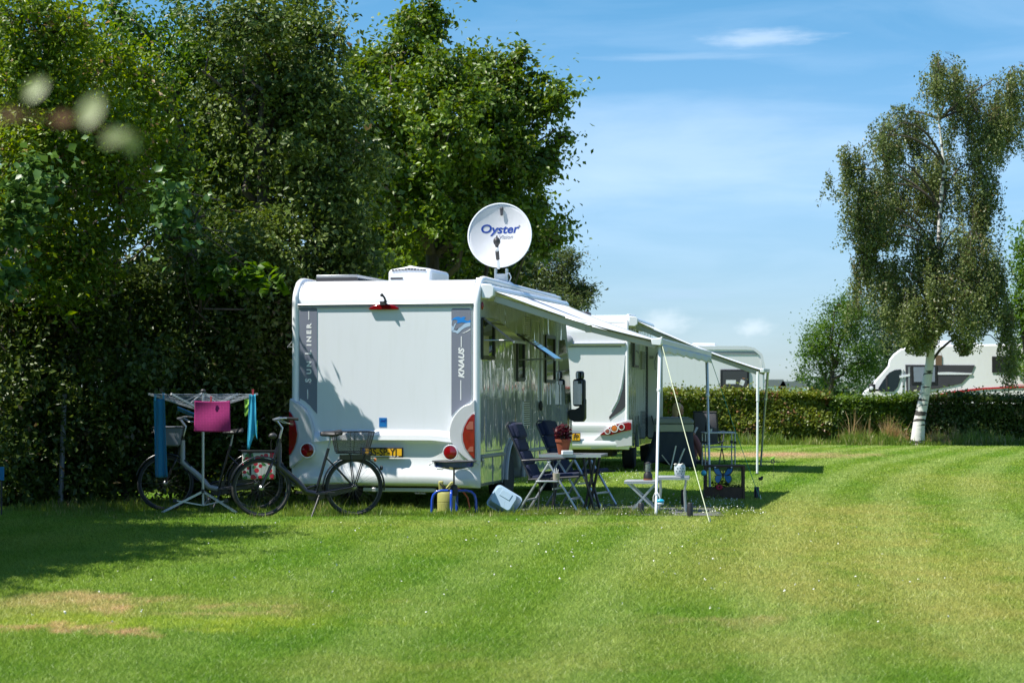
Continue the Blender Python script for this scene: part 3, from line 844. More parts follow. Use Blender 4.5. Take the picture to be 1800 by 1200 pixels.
# skirt joints and hatches as raised frames
def sframe(name, y0, y1, z0, z1, w, m, parent, t=.02, off=0.0):
    b = MB(); X = HW + off
    for (a, c) in (((y0, z0), (y1, z0)), ((y0, z1), (y1, z1)), ((y0, z0), (y0, z1)), ((y1, z0), (y1, z1))):
        b.bar((X, a[0], a[1]), (X, c[0], c[1]), t, w, (0, 0, 1) if a[0] != c[0] else (0, 1, 0))
    return b.build(name, m, parent, smooth=False)
sframe('storage_hatch', .35, 1.22, .72, 1.38, .012, M['trim'], van, .012)
sframe('storage_hatch', 2.85, 3.30, .36, .95, .012, M['trim'], van, .012)
for y in (.72, 1.25, 2.72):
    MB().box((HW + .003, y, .47), (.008, .012, .36)).build('skirt_joint', M['trim'], van, smooth=False)
# small door hardware
MB().box((HW + .02, 2.80, .60), (.04, .09, .06)).build('hatch_latch', M['dark'], van, bevel=.006)
MB().ell((HW + .01, .12, .62), (.012, .03, .03)).build('key_lock', M['alu'], van)
# windows on the side
def window(pxa, pxb, pt, pb, open_=0.0, name='window', glass=True, deep=False):
    y0, zt_ = V1.side(pxa, pt); _, zb_ = V1.side(pxa, pb); y1, _ = V1.side(pxb, pt)
    o = sframe(name, y0, y1, zb_, zt_, .05, M['black'], van, .05)
    MB().box((HW + .002, (y0 + y1) / 2, (zb_ + zt_) / 2), (.012, y1 - y0 - .04, zt_ - zb_ - .04)).build('pane', M['rubglass'], o, smooth=False)
    if open_:
        h = (zt_ - zb_)
        a = R(open_)
        p = MB()
        top = (HW + .04, zt_ + .01); bot = (top[0] + h * math.sin(a), top[1] - h * math.cos(a))
        nx, nz = math.cos(a) * .012, math.sin(a) * .012
        p.add([(top[0] - nx, y0 - .02, top[1] - nz), (top[0] - nx, y1 + .02, top[1] - nz), (bot[0] - nx, y1 + .02, bot[1] - nz), (bot[0] - nx, y0 - .02, bot[1] - nz),
               (top[0] + nx, y0 - .02, top[1] + nz), (top[0] + nx, y1 + .02, top[1] + nz), (bot[0] + nx, y1 + .02, bot[1] + nz), (bot[0] + nx, y0 - .02, bot[1] + nz)],
              [(3, 2, 1, 0), (4, 5, 6, 7), (0, 1, 5, 4), (2, 3, 7, 6), (1, 2, 6, 5), (0, 4, 7, 3)])
        p.build('sash', M['rubglass'], o, smooth=False)
        e = MB()
        e.bar((bot[0] + .004, y0 - .02, bot[1]), (bot[0] + .004, y1 + .02, bot[1]), .02, .03)
        e.tube([(HW + .03, y0 + .02, zb_ + h * .45), (bot[0] - .03, y0 + .02, bot[1] + .02)], .008, 6)
        e.tube([(HW + .03, y1 - .02, zb_ + h * .45), (bot[0] - .03, y1 - .02, bot[1] + .02)], .008, 6)
        e.build('stay', M['alu'], o)
    return o
w1 = window(846, 867, 561, 628, 52)
MB().box((HW + .012, (V1.side(846, 600)[0] + V1.side(867, 600)[0]) / 2 - .12, V1.side(846, 608)[1]), (.004, .30, .26)).build('blind', M['blind'], w1, smooth=False)
window(908, 920, 590, 667, 56)
window(958, 974, 591, 670)
# grilles
def grille(pxa, pxb, pt, pb):
    y0, zt_ = V1.side(pxa, pt); _, zb_ = V1.side(pxa, pb); y1, _ = V1.side(pxb, pt)
    b = MB().box((HW + .004, (y0 + y1) / 2, (zt_ + zb_) / 2), (.012, y1 - y0, zt_ - zb_))
    o = b.build('vent_grille', M['white'], van, smooth=False)
    s = MB(); n = int((zt_ - zb_) / .028)
    for i in range(n): s.box((HW + .014, (y0 + y1) / 2, zb_ + .02 + i * (zt_ - zb_ - .03) / max(1, n - 1)), (.010, y1 - y0 - .05, .011), rot=(0, R(25), 0))
    s.build('louvre', M['dark'], o, smooth=False)
grille(920.5, 930, 556, 597); grille(919, 930, 705, 748)
# entrance door
y0, zt_ = V1.side(933, 563); y1, zb_ = V1.side(949, 760)
dr = sframe('door', y0, y1, .50, zt_, .014, M['trim'], van, .014)
y, z = V1.side(950, 583); zb2 = V1.side(950, 720)[1]
MB().box((HW + .02, y1 + .03, (z + zb2) / 2), (.035, .035, z - zb2)).build('grab_rail', M['steel'], dr, bevel=.006)
MB().ell((HW + .03, y1 - .07, V1.side(948, 713)[1]), (.03, .03, .07)).build('handle', M['dark'], dr)
# cab side window
cw = [V1.side(*p) for p in ((982, 598), (992, 597), (999, 640), (1002, 707), (994, 710), (992, 676), (982, 676))]
cab = MB().prism(cw, lambda u, v, t: (HW + t, u, v), .0, .008).build('cab_window', M['rubglass'], van, smooth=False)
ws = [(5.62, 2.50), (5.76, 2.15), (5.93, 1.72), (6.02, 1.38)]
MB().add([p for (y, z) in ws for p in ((-1.1, y + .012, z), (1.1, y + .012, z))], [(2 * i, 2 * i + 1, 2 * i + 3, 2 * i + 2) for i in range(3)]).build('windscreen', M['rubglass'], van, solid=.01)
# door mirror, reaching out to the side and down
def mirror_pt(px, py, Y): 
    w = P(px, py, Y) - V1.o; return Vector((w.dot(V1.r), w.dot(V1.u), w.z))
mY = 31.6
mo = MB()
def mbx(b, pa, pb, dy, m_=None):
    a = mirror_pt(*pa, mY); c = mirror_pt(*pb, mY)
    b.box(((a.x + c.x) / 2, (a.y + c.y) / 2, (a.z + c.z) / 2), (abs(c.x - a.x), dy, abs(a.z - c.z)))
arm = MB(); mbx(arm, (1003, 722), (1022, 739), .10)
pa = mirror_pt(1000, 726, mY); pc = mirror_pt(1029, 700, mY)
arm = MB().prism([(mirror_pt(px, py, mY).x, mirror_pt(px, py, mY).z) for px, py in ((999, 722), (1004, 719), (1012, 719), (1018, 716), (1024, 708), (1030, 700), (1030, 735), (1026, 741), (1010, 741), (1000, 736))], lambda u, v, t: (u, pa.y + t, v), -.04, .12)
mir = arm.build('door_mirror', M['dark'], van, bevel=.02)
b = MB(); mbx(b, (1007, 666), (1030, 714), .12); b.build('mirror_shell', M['dark'], mir, bevel=.04, segs=4)
b = MB(); mbx(b, (1012, 652), (1027, 667), .10); b.build('wide_angle_shell', M['dark'], mir, bevel=.035, segs=4)
def mglass(pa_, pb_, nm):
    a = mirror_pt(*pa_, mY); c = mirror_pt(*pb_, mY)
    MB().box(((a.x + c.x) / 2, a.y - .066, (a.z + c.z) / 2), (abs(c.x - a.x), .006, abs(a.z - c.z))).build(nm, M['mirror'], mir, bevel=.02, segs=3)
M['mirror'] = mat('mirror_glass', (.32, .38, .42), .03, 1.0, var=.02)
mglass((1009, 669), (1025, 711), 'mirror_glass'); mglass((1014, 653.5), (1025, 665.5), 'wide_angle_glass')
# side marker
MB().ell((HW + .01, .10, V1.side(845, 537)[1]), (.02, .025, .05)).build('side_marker', M['red'], van)
# far side window flap standing open on the other side
ft = V1.rear(516, 566)[1]
o = MB().add([(-HW - .02, .55, ft - .04), (-HW - .02, 1.35, ft - .04), (-HW - .25, 1.35, ft - .30), (-HW - .25, .55, ft - .30)], [(0, 1, 2, 3)]).build('window_flap', M['clear'], van, solid=.012, smooth=False)
MB().tube([(-HW - .25, .55, ft - .30), (-HW - .25, 1.35, ft - .30)], .009, 6).tube([(-HW - .02, .55, ft - .04), (-HW - .25, .55, ft - .30)], .008, 6).tube([(-HW - .02, .6, ft - .32), (-HW - .25, .6, ft - .30)], .008, 6).build('stay', M['alu'], o)

# roof gear
def roofx(px, Y, z):   # local x for a pixel column at depth Y
    w = Vector(((px - 900) * Y / F, Y, 0)) - V1.o; return w.dot(V1.r), w.dot(V1.u)
xa, ya = roofx(556, 27.1, 0); xb, _ = roofx(633, 27.1, 0)
sp = MB().box(((xa + xb) / 2, ya + .75, 2.945), (xb - xa, 1.5, .035)).build('solar_panel', M['alu'], van, bevel=.004)
MB().box(((xa + xb) / 2, ya + .75, 2.9645), (xb - xa - .05, 1.44, .004)).build('solar_cells', M['rubglass'], sp, smooth=False)
MB().box(((xa + xb) / 2, ya + .006, 2.893), (xb - xa, .02, .068)).build('panel_mount', M['dark'], sp)
xa, ya = roofx(682, 27.6, 0); xb, _ = roofx(763, 27.6, 0); xc = (xa + xb) / 2; w = xb - xa
ap = [(-w / 2, 0), (-w / 2, .19), (-w * .44, .215), (-w * .08, .25), (0, .27), (w * .08, .25), (w * .44, .222), (w / 2, .205), (w / 2, 0)]
ac = MB().prism(ap, lambda u, v, t: (xc + u, ya + t, 2.85 + v), 0, .95).build('air_conditioner', M['white'], van, bevel=.035, segs=4)
s = MB()
for i in range(11):
    u = -w * .38 + w * .72 * i / 10; h = .022 if 3 < i < 8 else .016
    s.box((xc + u, ya - .003, 2.85 + .203 + .014 * (1 - abs(i - 5) / 5)), (w * .055, .014, h))
s.build('vent_slot', M['stripe_dark'], ac, smooth=False)
MB().box((xc - w * .3, ya - .002, 2.945), (w * .28, .012, .022)).build('mount_gap', M['dark'], ac)
# roof rail along the side
MB().box((HW - .10, 2.75, 2.868), (.10, 4.7, .055)).build('roof_rail', M['alu'], van, bevel=.018, segs=3)
# satellite dish
dY = 28.0
ctr = P(879, 415, dY) - V1.o; dc = Vector((ctr.dot(V1.r), ctr.dot(V1.u), ctr.z))
dr_ = 55.5 * dY / F
tiltm = Euler((R(-14), 0, R(12.5 - 6))).to_matrix()
def dishp(a, rad, dep=0.0):
    return dc + tiltm @ Vector((rad * dr_ * math.cos(a), -.10 * (rad * rad) + .06 - dep, rad * dr_ * 1.05 * math.sin(a)))
NR, NA = 12, 48
vs = [dishp(0, 0)]; fs = []
for i in range(1, NR + 1):
    for j in range(NA): vs.append(dishp(2 * PI * j / NA, i / NR))
for j in range(NA): fs.append((0, 1 + j, 1 + (j + 1) % NA))
for i in range(NR - 1):
    for j in range(NA): fs.append((1 + i * NA + j, 1 + (i + 1) * NA + j, 1 + (i + 1) * NA + (j + 1) % NA, 1 + i * NA + (j + 1) % NA))
dm = mat('dish_grey', (.58, .59, .62), .6)
dish = MB().add(vs, fs).build('satellite_dish', dm, van, solid=.012)
MB().tube([dishp(2 * PI * j / 60, 1.0) for j in range(60)], .011, 6, closed=True).build('rim', M['white'], dish)
def dtext(txt, px, py, size_px, m, **kw):
    def fn(u, v, t):
        uu = (px - 879) / 55.5 + u / dr_; vv = (415 - py) / 58.5 + v / (dr_ * 1.05)
        rad = math.hypot(uu, vv); a = math.atan2(vv, uu)
        return dishp(a, rad, .0085 + t)
    return text_part(txt, size_px * dY / F, fn, m, dish, depth=.001, **kw)
dtext('Oyster', 876.5, 407.5, 21, M['oyblue'], bold=.0035, shear=.2, sx=1.12, align='CENTER')
dtext('Vision', 888.5, 418, 10, M['strip'], shear=.2, sx=1.05, align='CENTER')
dtext('®', 912.5, 398.5, 5, M['strip'])
def dloc(px, py, dep): 
    uu = (px - 879) / 55.5; vv = (415 - py) / 58.5; return dishp(math.atan2(vv, uu), math.hypot(uu, vv), dep)
fa = MB().tube([dloc(879, 473, .0) + Vector((0, -.02, -.02)), dloc(879, 462, .20), dloc(879, 450, .34)], .022, 8).build('feed_arm', M['white'], dish)
MB().tube([dloc(879, 465, .17), dloc(879, 455, .30)], .026, 8).build('feed_grip', M['dark'], dish)
hd = dloc(878.5, 438.5, .36)
MB().ell(tuple(hd), (.048, .06, .055), rot=(R(-14), 0, 0)).tube([hd + Vector((0, 0, .05)), hd + Vector((0, 0, .075))], .010, 6).tube([hd + Vector((0, .0, -.04)), hd + Vector((0, .01, -.09))], [.03, .014], 8).build('receiver_head', M['dark'], dish)
q = dloc(881, 366, .02)
MB().ell(tuple(q), (.026, .01, .026)).prism([(-.014, -.09), (.014, -.09), (.02, -.02), (-.02, -.02)], lambda u, v, t: q + Vector((u, -t, v)), 0, .012).build('top_bracket', M['stripe_dark'], dish)
bx = dishp(-PI / 2, 1.0)
b = MB().box((bx.x, dc.y + .02, 2.93), (.13, .12, .20)).box((bx.x - .075, dc.y - .0, 3.0), (.02, .10, .20)).box((bx.x + .075, dc.y - .0, 3.0), (.02, .10, .20))
b.lathe([(.19, 0), (.18, .03), (.12, .07), (.07, .09), (.0001, .10)], (bx.x + .0, dc.y + .02, 2.855), 24).build('mast', M['white'], dish, bevel=.008)
MB().tube([(bx.x + .07, dc.y - .04, 3.03), (bx.x + .12, dc.y - .05, 3.035), (bx.x + .145, dc.y - .05, 2.98), (bx.x + .12, dc.y - .05, 2.92), (bx.x + .06, dc.y - .04, 2.90)], .008, 6).build('cable', M['white'], dish)

# ---------------------------------------------------------------- awnings
def awning(V, name, label, ya, yb, zc, rail_a, rail_b, valance, z_casxoff=.0, armsplit=.62):
    """rail_a / rail_b: local points of the near and far end of the lead rail"""
    t = thing('awning', label, 'awning', V.o, -V.th)
    X = V.half + .07
    cas = MB().prism([(-.065, -.075), (.03, -.085), (.075, -.05), (.085, .03), (.05, .075), (-.065, .08)], lambda u, v, q: (X + u, q, zc + v), ya, yb).build('cassette', M['alu'] if False else M['white'], t, bevel=.015, segs=3)
    MB().prism([(-.067, -.085), (.04, -.095), (.09, -.055), (.095, .04), (.055, .085), (-.067, .09)], lambda u, v, q: (X + u, q, zc + v), ya - .03, ya + .012).build('end_cap', M['white'], cas, bevel=.01)
    A = Vector(rail_a); B = Vector(rail_b)
    c0 = Vector((X + .05, ya + .10, zc + .015)); c1 = Vector((X + .05, yb - .10, zc + .015))
    g = MB().grid(lambda i, j: tuple((c0 * (1 - j) + c1 * j) * (1 - i) + (A * (1 - j) + B * j) * i + Vector((0, 0, -.05 * math.sin(PI * i) - .02 * math.sin(PI * j) * math.sin(PI * i)))), 16, 10)
    g.build('fabric', M['fabric'], t, solid=.004, recalc=False)
    # hem along the near edge
    d = (B - A).normalized()
    rail = MB().bar(A - d * .06, B + d * .06, .07, .075).build('lead_rail', M['white'], t, bevel=.012, segs=3)
    if valance:
        vf = MB().grid(lambda i, j: tuple(A * (1 - i) + B * i + Vector((.035 + .012 * math.sin(i * 38) * j, 0, -.03 - j * (.10 + .012 * math.sin(i * 38))))), 60, 4)
        vf.build('valance', M['fabric'], t, solid=.003, recalc=False)
    # folding arms beneath each end
    for (c, e, sgn) in ((c0, A, 1), (c1, B, -1)):
        p0 = c + Vector((0, .10 * sgn, -.10)); p1 = e + Vector((-.06, .12 * sgn, -.05)); pm = p0 * (1 - .58) + p1 * .58 + Vector((0, .05 * sgn, -.035))
        MB().bar(p0, pm, .05, .085).bar(pm, p1, .042, .07).box(tuple(pm), (.075, .06, .09)).build('folding_arm', M['awn_under'], t, bevel=.008)
    return t, A, B
def toloc(V, px, py, Y):
    w = P(px, py, Y) - V.o; return Vector((w.dot(V.r), w.dot(V.u), w.z))
zc1 = V1.side(858, 514)[1]
A1 = toloc(V1, 1160, 600, 25.75)
zb_tar = None
ra = A1; rb = A1 + Vector((0.02, 4.62, 0)); 
wb = V1.w(rb); rb.z = H - (622 - 686) * wb.y / F
aw1, A_, B_ = awning(V1, 'awning', 'white awning rolled out from the motorhome with the roof dish, held by two thin poles', .10, 5.05, zc1, tuple(ra), tuple(rb), True)
def pole(parent, top, foot, m=M['white'], r=.017):
    p = MB().tube([top, foot], r, 10).tube([top + Vector((0, 0, .0)), top * .72 + foot * .28], r * 1.35, 10).build('support_leg', m, parent)
    MB().box(tuple(foot + Vector((0, 0, .01))), (.07, .07, .02)).build('foot_pad', M['dark'], p, bevel=.004)
    MB().ell(tuple(top * .72 + foot * .28), (.028, .028, .04)).build('clamp', M['white'], p)
    return p
def locp(V, w):
    w = w - V.o; return Vector((w.dot(V.r), w.dot(V.u), w.z))
f1 = locp(V1, G(1153, 906)); 
pole(aw1, ra + Vector((-.01, .08, -.02)), f1)
MB().prism([(-.09, -.04), (.02, -.05), (.04, .06), (.0, .04), (-.05, .035), (-.10, .03)], lambda u, v, t: ra + Vector((u, -.02 + t, v)), -.05, .02).build('rail_end_cap', M['white'], aw1, bevel=.006)
wf = V1.w(rb); f2 = locp(V1, Vector((wf.x - .02, wf.y - .4, 0)))
pole(aw1, rb + Vector((-.02, -.08, -.04)), f2, M['alu'])

# ---------------------------------------------------------------- second motorhome
V2 = Frame((2.11, 38.1, 0), R(8.5), 1.13)
HW2 = 1.13
def r2(px, py): return V2.rear(px, py)
van2 = thing('motorhome', 'white motorhome parked behind, half hidden, with grey curved decal and red angled tail light', 'motorhome', V2.o, -V2.th)
prof2 = [(0, .50), (-.0, .9), (0, 2.50), (.04, 2.72), (.20, 2.82), (.5, 2.86), (4.9, 2.84), (5.3, 2.7), (5.9, 2.2), (6.5, 1.5), (6.7, .9), (6.6, .45), (6.1, .40)] + arc(5.6, .40, .42, 0, 180, 8) + [(2.2, .40)] + arc(1.75, .40, .42, 0, 180, 8) + [(.05, .42)]
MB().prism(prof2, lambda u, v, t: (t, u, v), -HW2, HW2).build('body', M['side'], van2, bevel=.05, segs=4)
V2P = [(-.006, .62), (-.006, .8), (-.006, 2.2), (-.006, 2.48)] + [(.30 + .306 * math.cos(R(178 - 6 * i)), 2.52 + .33 * math.sin(R(178 - 6 * i))) for i in range(15)] + [(1.5, 2.862)]
MB().add([(x, y, z) for (y, z) in V2P for x in (-HW2 + .03, HW2 - .03)], [(2 * i, 2 * i + 1, 2 * i + 3, 2 * i + 2) for i in range(len(V2P) - 1)]).build('rear_panel', M['white2'], van2, solid=.008, smooth=False)
z = r2(1050, 604)[1]
MB().tube([(-HW2 + .1, -.03, z), (r2(1099, 604)[0], -.03, z)], .035, 12).build('rain_rail', M['alu'], van2)
MB().box((0, -.012, z - .05), (2.0, .02, .03)).build('rail_shadow_strip', M['trim'], van2)  # grey strip drawn as the shade under the rail
MB().ell((r2(1000, 596)[0] - .05, -.05, z + .05), (.14, .06, .12)).build('rear_camera', M['trim'], van2)
dec = [(1101, 623), (1103, 622), (1103, 711), (1092, 722), (1080, 730), (1071, 737), (1071, 732), (1079, 722), (1088, 706), (1095, 683), (1099, 655)]
MB().prism([r2(*p) for p in dec], lambda u, v, t: (u, -.016 - t, v), 0, .003).build('curved_decal', M['stripe_dark'], van2, smooth=False)
dec2 = [(1099, 622), (1096, 650), (1092, 676), (1085, 701), (1076, 720), (1077, 719), (1088, 699), (1094, 676), (1098, 650)]
MB().tube([(r2(*p)[0], -.018, r2(*p)[1]) for p in [(1099.5, 624), (1097, 652), (1092.5, 680), (1085, 704), (1075, 722)]], .010, 6).build('decal_line', M['alu'], van2)
# rear bumper, lower and bulging
def loft2(name, prof_, m, x0, x1, edge=10):
    vs = []; fs = []; N = 41; k = len(prof_)
    for i in range(N):
        t = -1 + 2 * i / (N - 1); e = 1 - abs(t) ** edge
        for (y, z) in prof_: vs.append((x0 + (x1 - x0) * (t + 1) / 2, y * e, z))
    for i in range(N - 1):
        for j in range(k - 1): fs.append((i * k + j, (i + 1) * k + j, (i + 1) * k + j + 1, i * k + j + 1))
    return MB().add(vs, fs).build(name, m, van2)
loft2('bumper', [(-.006, .90), (-.05, .86), (-.06, .80), (-.04, .74), (-.05, .62), (-.09, .56), (-.095, .50), (-.09, .46), (-.05, .42), (.02, .41)], M['bumper'], -HW2 - .01, HW2 + .01)
pan = [(1040, 776), (1078, 745), (1104, 738), (1112, 738), (1112, 783), (1040, 789)]
MB().prism([r2(*p) for p in pan], lambda u, v, t: (u, -.062 - t, v), 0, .02).build('corner_panel', M['silver'], van2, bevel=.008)
tlp = [(1055, 764), (1074, 749), (1086, 745), (1106, 742), (1111, 743), (1111, 755), (1096, 758), (1075, 764)]
tl2 = MB().prism([r2(*p) for p in tlp], lambda u, v, t: (u, -.082 - t, v), 0, .03).build('tail_light', M['red'], van2, bevel=.008)
for (px, py, r_, m_) in ((1069, 757.5, 4.6, 'redclear'), (1081, 752.5, 6.2, 'amber'), (1093.5, 750, 5.0, 'red')):
    x, z = r2(px, py); rad = r_ / 97
    MB().ring((x, -.116, z), rad, .008, 24, 6).build('lamp_ring', M['white'], tl2)
    MB().lathe([(.0001, 0), (rad * .8, 0), (rad * .7, .012), (.0001, .016)], (x, -.113, z), 20, 'y', rot=(0, 0, PI)).build('lamp', M[m_], tl2)
x1_, z1_ = r2(1020.5, 761); x0_ = x1_ - .52; zb_ = r2(1020, 774)[1]
ph = MB().box(((x0_ + x1_) / 2, -.10, (z1_ + zb_) / 2), (.54, .015, .15)).build('plate_holder', M['black'], van2)
MB().box(((x0_ + x1_) / 2, -.109, (z1_ + zb_) / 2), (.52, .005, .12)).build('number_plate', M['plate'], ph, smooth=False)
text_part('PP', .12, lambda u, v, t: (x1_ - .02 + u, -.1135 - t, (z1_ + zb_) / 2 - .042 + v), M['ink'], ph, bold=.002, align='RIGHT', sx=.8)
for y in (1.75, 5.6):
    for x in (.98, -.98): wheel(van2, x, y, .33)
MB().box((0, 3.2, .48), (1.8, 5.6, .24)).box((.3, .8, .40), (1.0, .9, .25)).build('chassis', M['chassis'], van2)
# side: window, grilles, doorway with door swung open
def s2f(px, py): return V2.side(px, py)
y0, zt_ = s2f(1112, 595); y1, zb_ = s2f(1121, 646)
o = MB().box((HW2 + .012, (y0 + y1) / 2, (zt_ + zb_) / 2), (.03, y1 - y0, zt_ - zb_)).build('window', M['black'], van2)
MB().box((HW2 + .03, (y0 + y1) / 2, (zt_ + zb_) / 2), (.008, (y1 - y0) * .7, (zt_ - zb_) * .85)).build('pane', M['rubglass'], o, smooth=False)
for (p0, p1) in ((617, 650), (722, 746)):
    y0, zt_ = s2f(1127, p0); y1, zb_ = s2f(1132, p1)
    o = MB().box((HW2 + .008, (y0 + y1) / 2, (zt_ + zb_) / 2), (.02, y1 - y0, zt_ - zb_)).build('vent_grille', M['trim'], van2, smooth=False)
    s = MB()
    for i in range(9): s.box((HW2 + .02, (y0 + y1) / 2, zb_ + .03 + i * (zt_ - zb_ - .05) / 8), (.01, y1 - y0 - .04, .015))
    s.build('louvre', M['dark'], o, smooth=False)
yd = s2f(1137, 700)[0]
MB().box((HW2 - .01, yd + .32, 1.55), (.05, .62, 1.95)).build('doorway', M['chassis'], van2, smooth=False)
pts = [(1137, 606), (1165, 604), (1165, 768), (1160, 771), (1141, 771), (1137, 766)]
def door_pt(px, py):
    w = P(px, py, V2.w((HW2, yd, 1)).y - .02) - V2.o; return (w.dot(V2.r), w.z)
dn = MB().prism([door_pt(*p) for p in pts], lambda u, v, t: (u, yd + t, v), 0, .04).build('door', M['white2'], van2, bevel=.012)
MB().tube([(door_pt(*p)[0], yd - .006, door_pt(*p)[1]) for p in ((1137.5, 607), (1137.5, 766), (1141, 770), (1160, 770))], .014, 6).build('door_seal', M['dark'], dn)
a = door_pt(1147, 628)
MB().box((a[0] - .02, yd - .012, a[1]), (.08, .02, .06)).tube([(door_pt(*p)[0], yd - .02, door_pt(*p)[1]) for p in ((1152, 650), (1151, 635), (1155, 622), (1162, 616))], .012, 6).build('inner_handle', M['trim'], dn)
o = MB().box((HW2 + .03, .05, s2f(1112, 764)[1]), (.06, .03, .03)).build('side_marker', M['redclear'], van2)
x, z = .1, 2.9
MB().box((-.25, 1.2, 2.93), (.62, .8, .10)).build('roof_hatch', M['stripe_dark'], van2, bevel=.03)
MB().box((.15, .9, 2.90), (.35, .5, .07)).build('roof_hatch', M['stripe_dark'], van2, bevel=.02)
MB().tube([(HW2 - .03, 0.0, .62), (HW2 - .03, 0.0, 2.5), (HW2 - .03, .05, 2.74), (HW2 - .03, .22, 2.84), (HW2 - .03, 1.5, 2.87)], .032, 8).build('corner_trim', M['white2'], van2)

zc2 = V2.side(1110, 566)[1]
A2 = toloc(V2, 1340, 651, 37.2)
rb2 = A2 + Vector((0, 3.6, -.02))
wb = V2.w(rb2); rb2.z = H - (651.5 - 686) * wb.y / F
aw2, _, _ = awning(V2, 'awning', 'awning of the motorhome parked behind, greyish and seen almost edge on', .05, 3.9, zc2, tuple(A2), tuple(rb2), False)
pole(aw2, A2 + Vector((-.08, .05, -.02)), locp(V2, G(1331, 833)), M['white'], .02)
pole(aw2, rb2 + Vector((0, -.05, -.02)), locp(V2, G(1337, 819)), M['alu'], .02)
# ---------------------------------------------------------------- camping furniture and small things
def at(px, Y, z=0.0):
    return Vector(((px - 900) * Y / F, Y, z))
def gz(py, Y): return H - (py - 686) * Y / F

# ---- reclining chairs. local: x forward, y left, z up
def recliner(name, label, loc, rz, tip=1.08, group='reclining chairs at the table'):
    t = thing(name, label, 'camping chair', loc, rz, group)
    hw = .245
    # padded back (three cushions) leaning back, head cushion on top
    b0 = Vector((-.20, 0, .42)); b1 = Vector((-.49, 0, 1.06))
    d = (b1 - b0).normalized(); nrm = Vector((d.z, 0, -d.x))
    bk = MB()
    for i in range(4):
        p = b0 + (b1 - b0) * (i + .5) / 4; L_ = (b1 - b0).length / 4
        bk.box(tuple(p + nrm * .012), (.065, hw * 2 - .03, L_ * .97), rot=(0, math.atan2(d.x, d.z), 0))
    bk.build('backrest', M['navy'], t, bevel=.025, segs=3)
    hc = b1 + nrm * .055 - d * .10
    MB().box(tuple(hc), (.08, hw * 2 - .10, .20), rot=(0, math.atan2(d.x, d.z), 0)).build('headrest', M['navy'], t, bevel=.03, segs=3)
    st = MB()
    for i in range(3):
        st.box((-.10 + .17 * i, 0, .435 + .012 * i), (.165, hw * 2 - .03, .055), rot=(0, R(-4), 0))
    st.build('seat', M['navy'], t, bevel=.022, segs=3)
    fr = MB()
    for s in (-1, 1):
        y = s * hw
        fr.tube([Vector((-.20, y, .42)), b1 + Vector((0, y, 0)), b1 + Vector((.01, y * .8, .03))], .012, 8)
        fr.tube([(-.22, y, .41), (.40, y, .45)], .012, 8)
    fr.tube([b1 + Vector((.01, -hw * .8, .03)), b1 + Vector((.01, hw * .8, .03))], .012, 8)
    fr.build('seat_frame', M['dark'], t)
    for s in (-1, 1):
        y = s * (hw + .025)
        MB().bar((.06, y, .64), (-.34, y, .02), .022, .042, (0, 1, 0)).build('leg', M['alu'], t, bevel=.006)
        MB().bar((.02, y, .64), (.40, y, .02), .022, .042, (0, 1, 0)).build('leg', M['alu'], t, bevel=.006)
        MB().box((.02, y, .655), (.44, .055, .025), rot=(0, R(-3), 0)).bar((-.19, y, .645), (b0.x - .10, y, .64), .02, .02).build('armrest', M['dark'], t, bevel=.01, segs=3)
    MB().bar((.30, -hw - .02, .18), (.30, hw + .02, .18), .05, .018).bar((-.25, -hw - .02, .16), (-.25, hw + .02, .16), .03, .018).bar((.09, -hw - .02, .30), (.09, hw + .02, .30), .02, .02).build('stretcher', M['alu'], t)
    return t
recliner('camping_chair', 'navy padded reclining chair in front of the dark table, backrest leaning towards the motorhome side', at(968, 25.5), R(-14))
recliner('camping_chair', 'navy padded reclining chair standing behind the table, plant pot seen before its backrest', at(1018, 26.9), R(-24))
# small side shelf with a pot of pens clipped on the front chair
sh = thing('side_tray', 'narrow silver tray beside the front reclining chair, carrying a tan cup', 'tray', at(961, 25.1, .40))
MB().box((0, 0, 0), (.26, .20, .016)).build('tray', M['alu'], sh, bevel=.004)
MB().tube([(-.08, 0, 0), (-.10, 0, -.38)], .009, 6).tube([(.08, 0, 0), (.10, 0, -.39)], .009, 6).build('leg', M['dark'], sh)
cp = MB().lathe([(.032, 0), (.040, .01), (.043, .085), (.038, .087), (.034, .02), (.0001, .018)], tuple(at(978, 25.1, .409)), 16).build('pen_cup', M['mug'])
tag(cp, 'tan cup holding a few pens on the narrow tray', 'cup')
pn = MB()
for i, (dx, dz) in enumerate(((-.02, .14), (.0, .15), (.022, .13))):
    pn.tube([(dx * .4, .0, .03), (dx, .01, dz)], .004, 5)
o = pn.build('pens', M['letter'], cp); o.location = at(978, 25.1, .409)
# ---- table
tt = thing('folding_table', 'dark folding table with black crossed legs between the navy chairs', 'table', at(1008, 25.9), R(-10))
MB().box((0, 0, .685), (.76, .60, .030)).build('tabletop', M['tabletop'], tt, bevel=.008)
MB().box((0, -.30, .685), (.765, .012, .036)).box((0, .30, .685), (.765, .012, .036)).build('table_edge', M['alu'], tt)
for s in (-1, 1):
    MB().tube([(.16, s * .24, .67), (.20, s * .24, .35), (.30, s * .24, 0)], .017, 8).build('leg', M['black'], tt)
    MB().tube([(.30, s * .22, .67), (.24, s * .22, .35), (.16, s * .22, 0)], .017, 8).build('leg', M['black'], tt)
MB().tube([(-.28, 0, .67), (-.22, 0, .3), (-.26, 0, 0)], .020, 8).build('leg', M['black'], tt)
MB().bar((.2, -.24, .35), (.2, .24, .35), .03, .02).bar((-.24, 0, .64), (.25, 0, .64), .03, .02).build('crossbar', M['black'], tt)
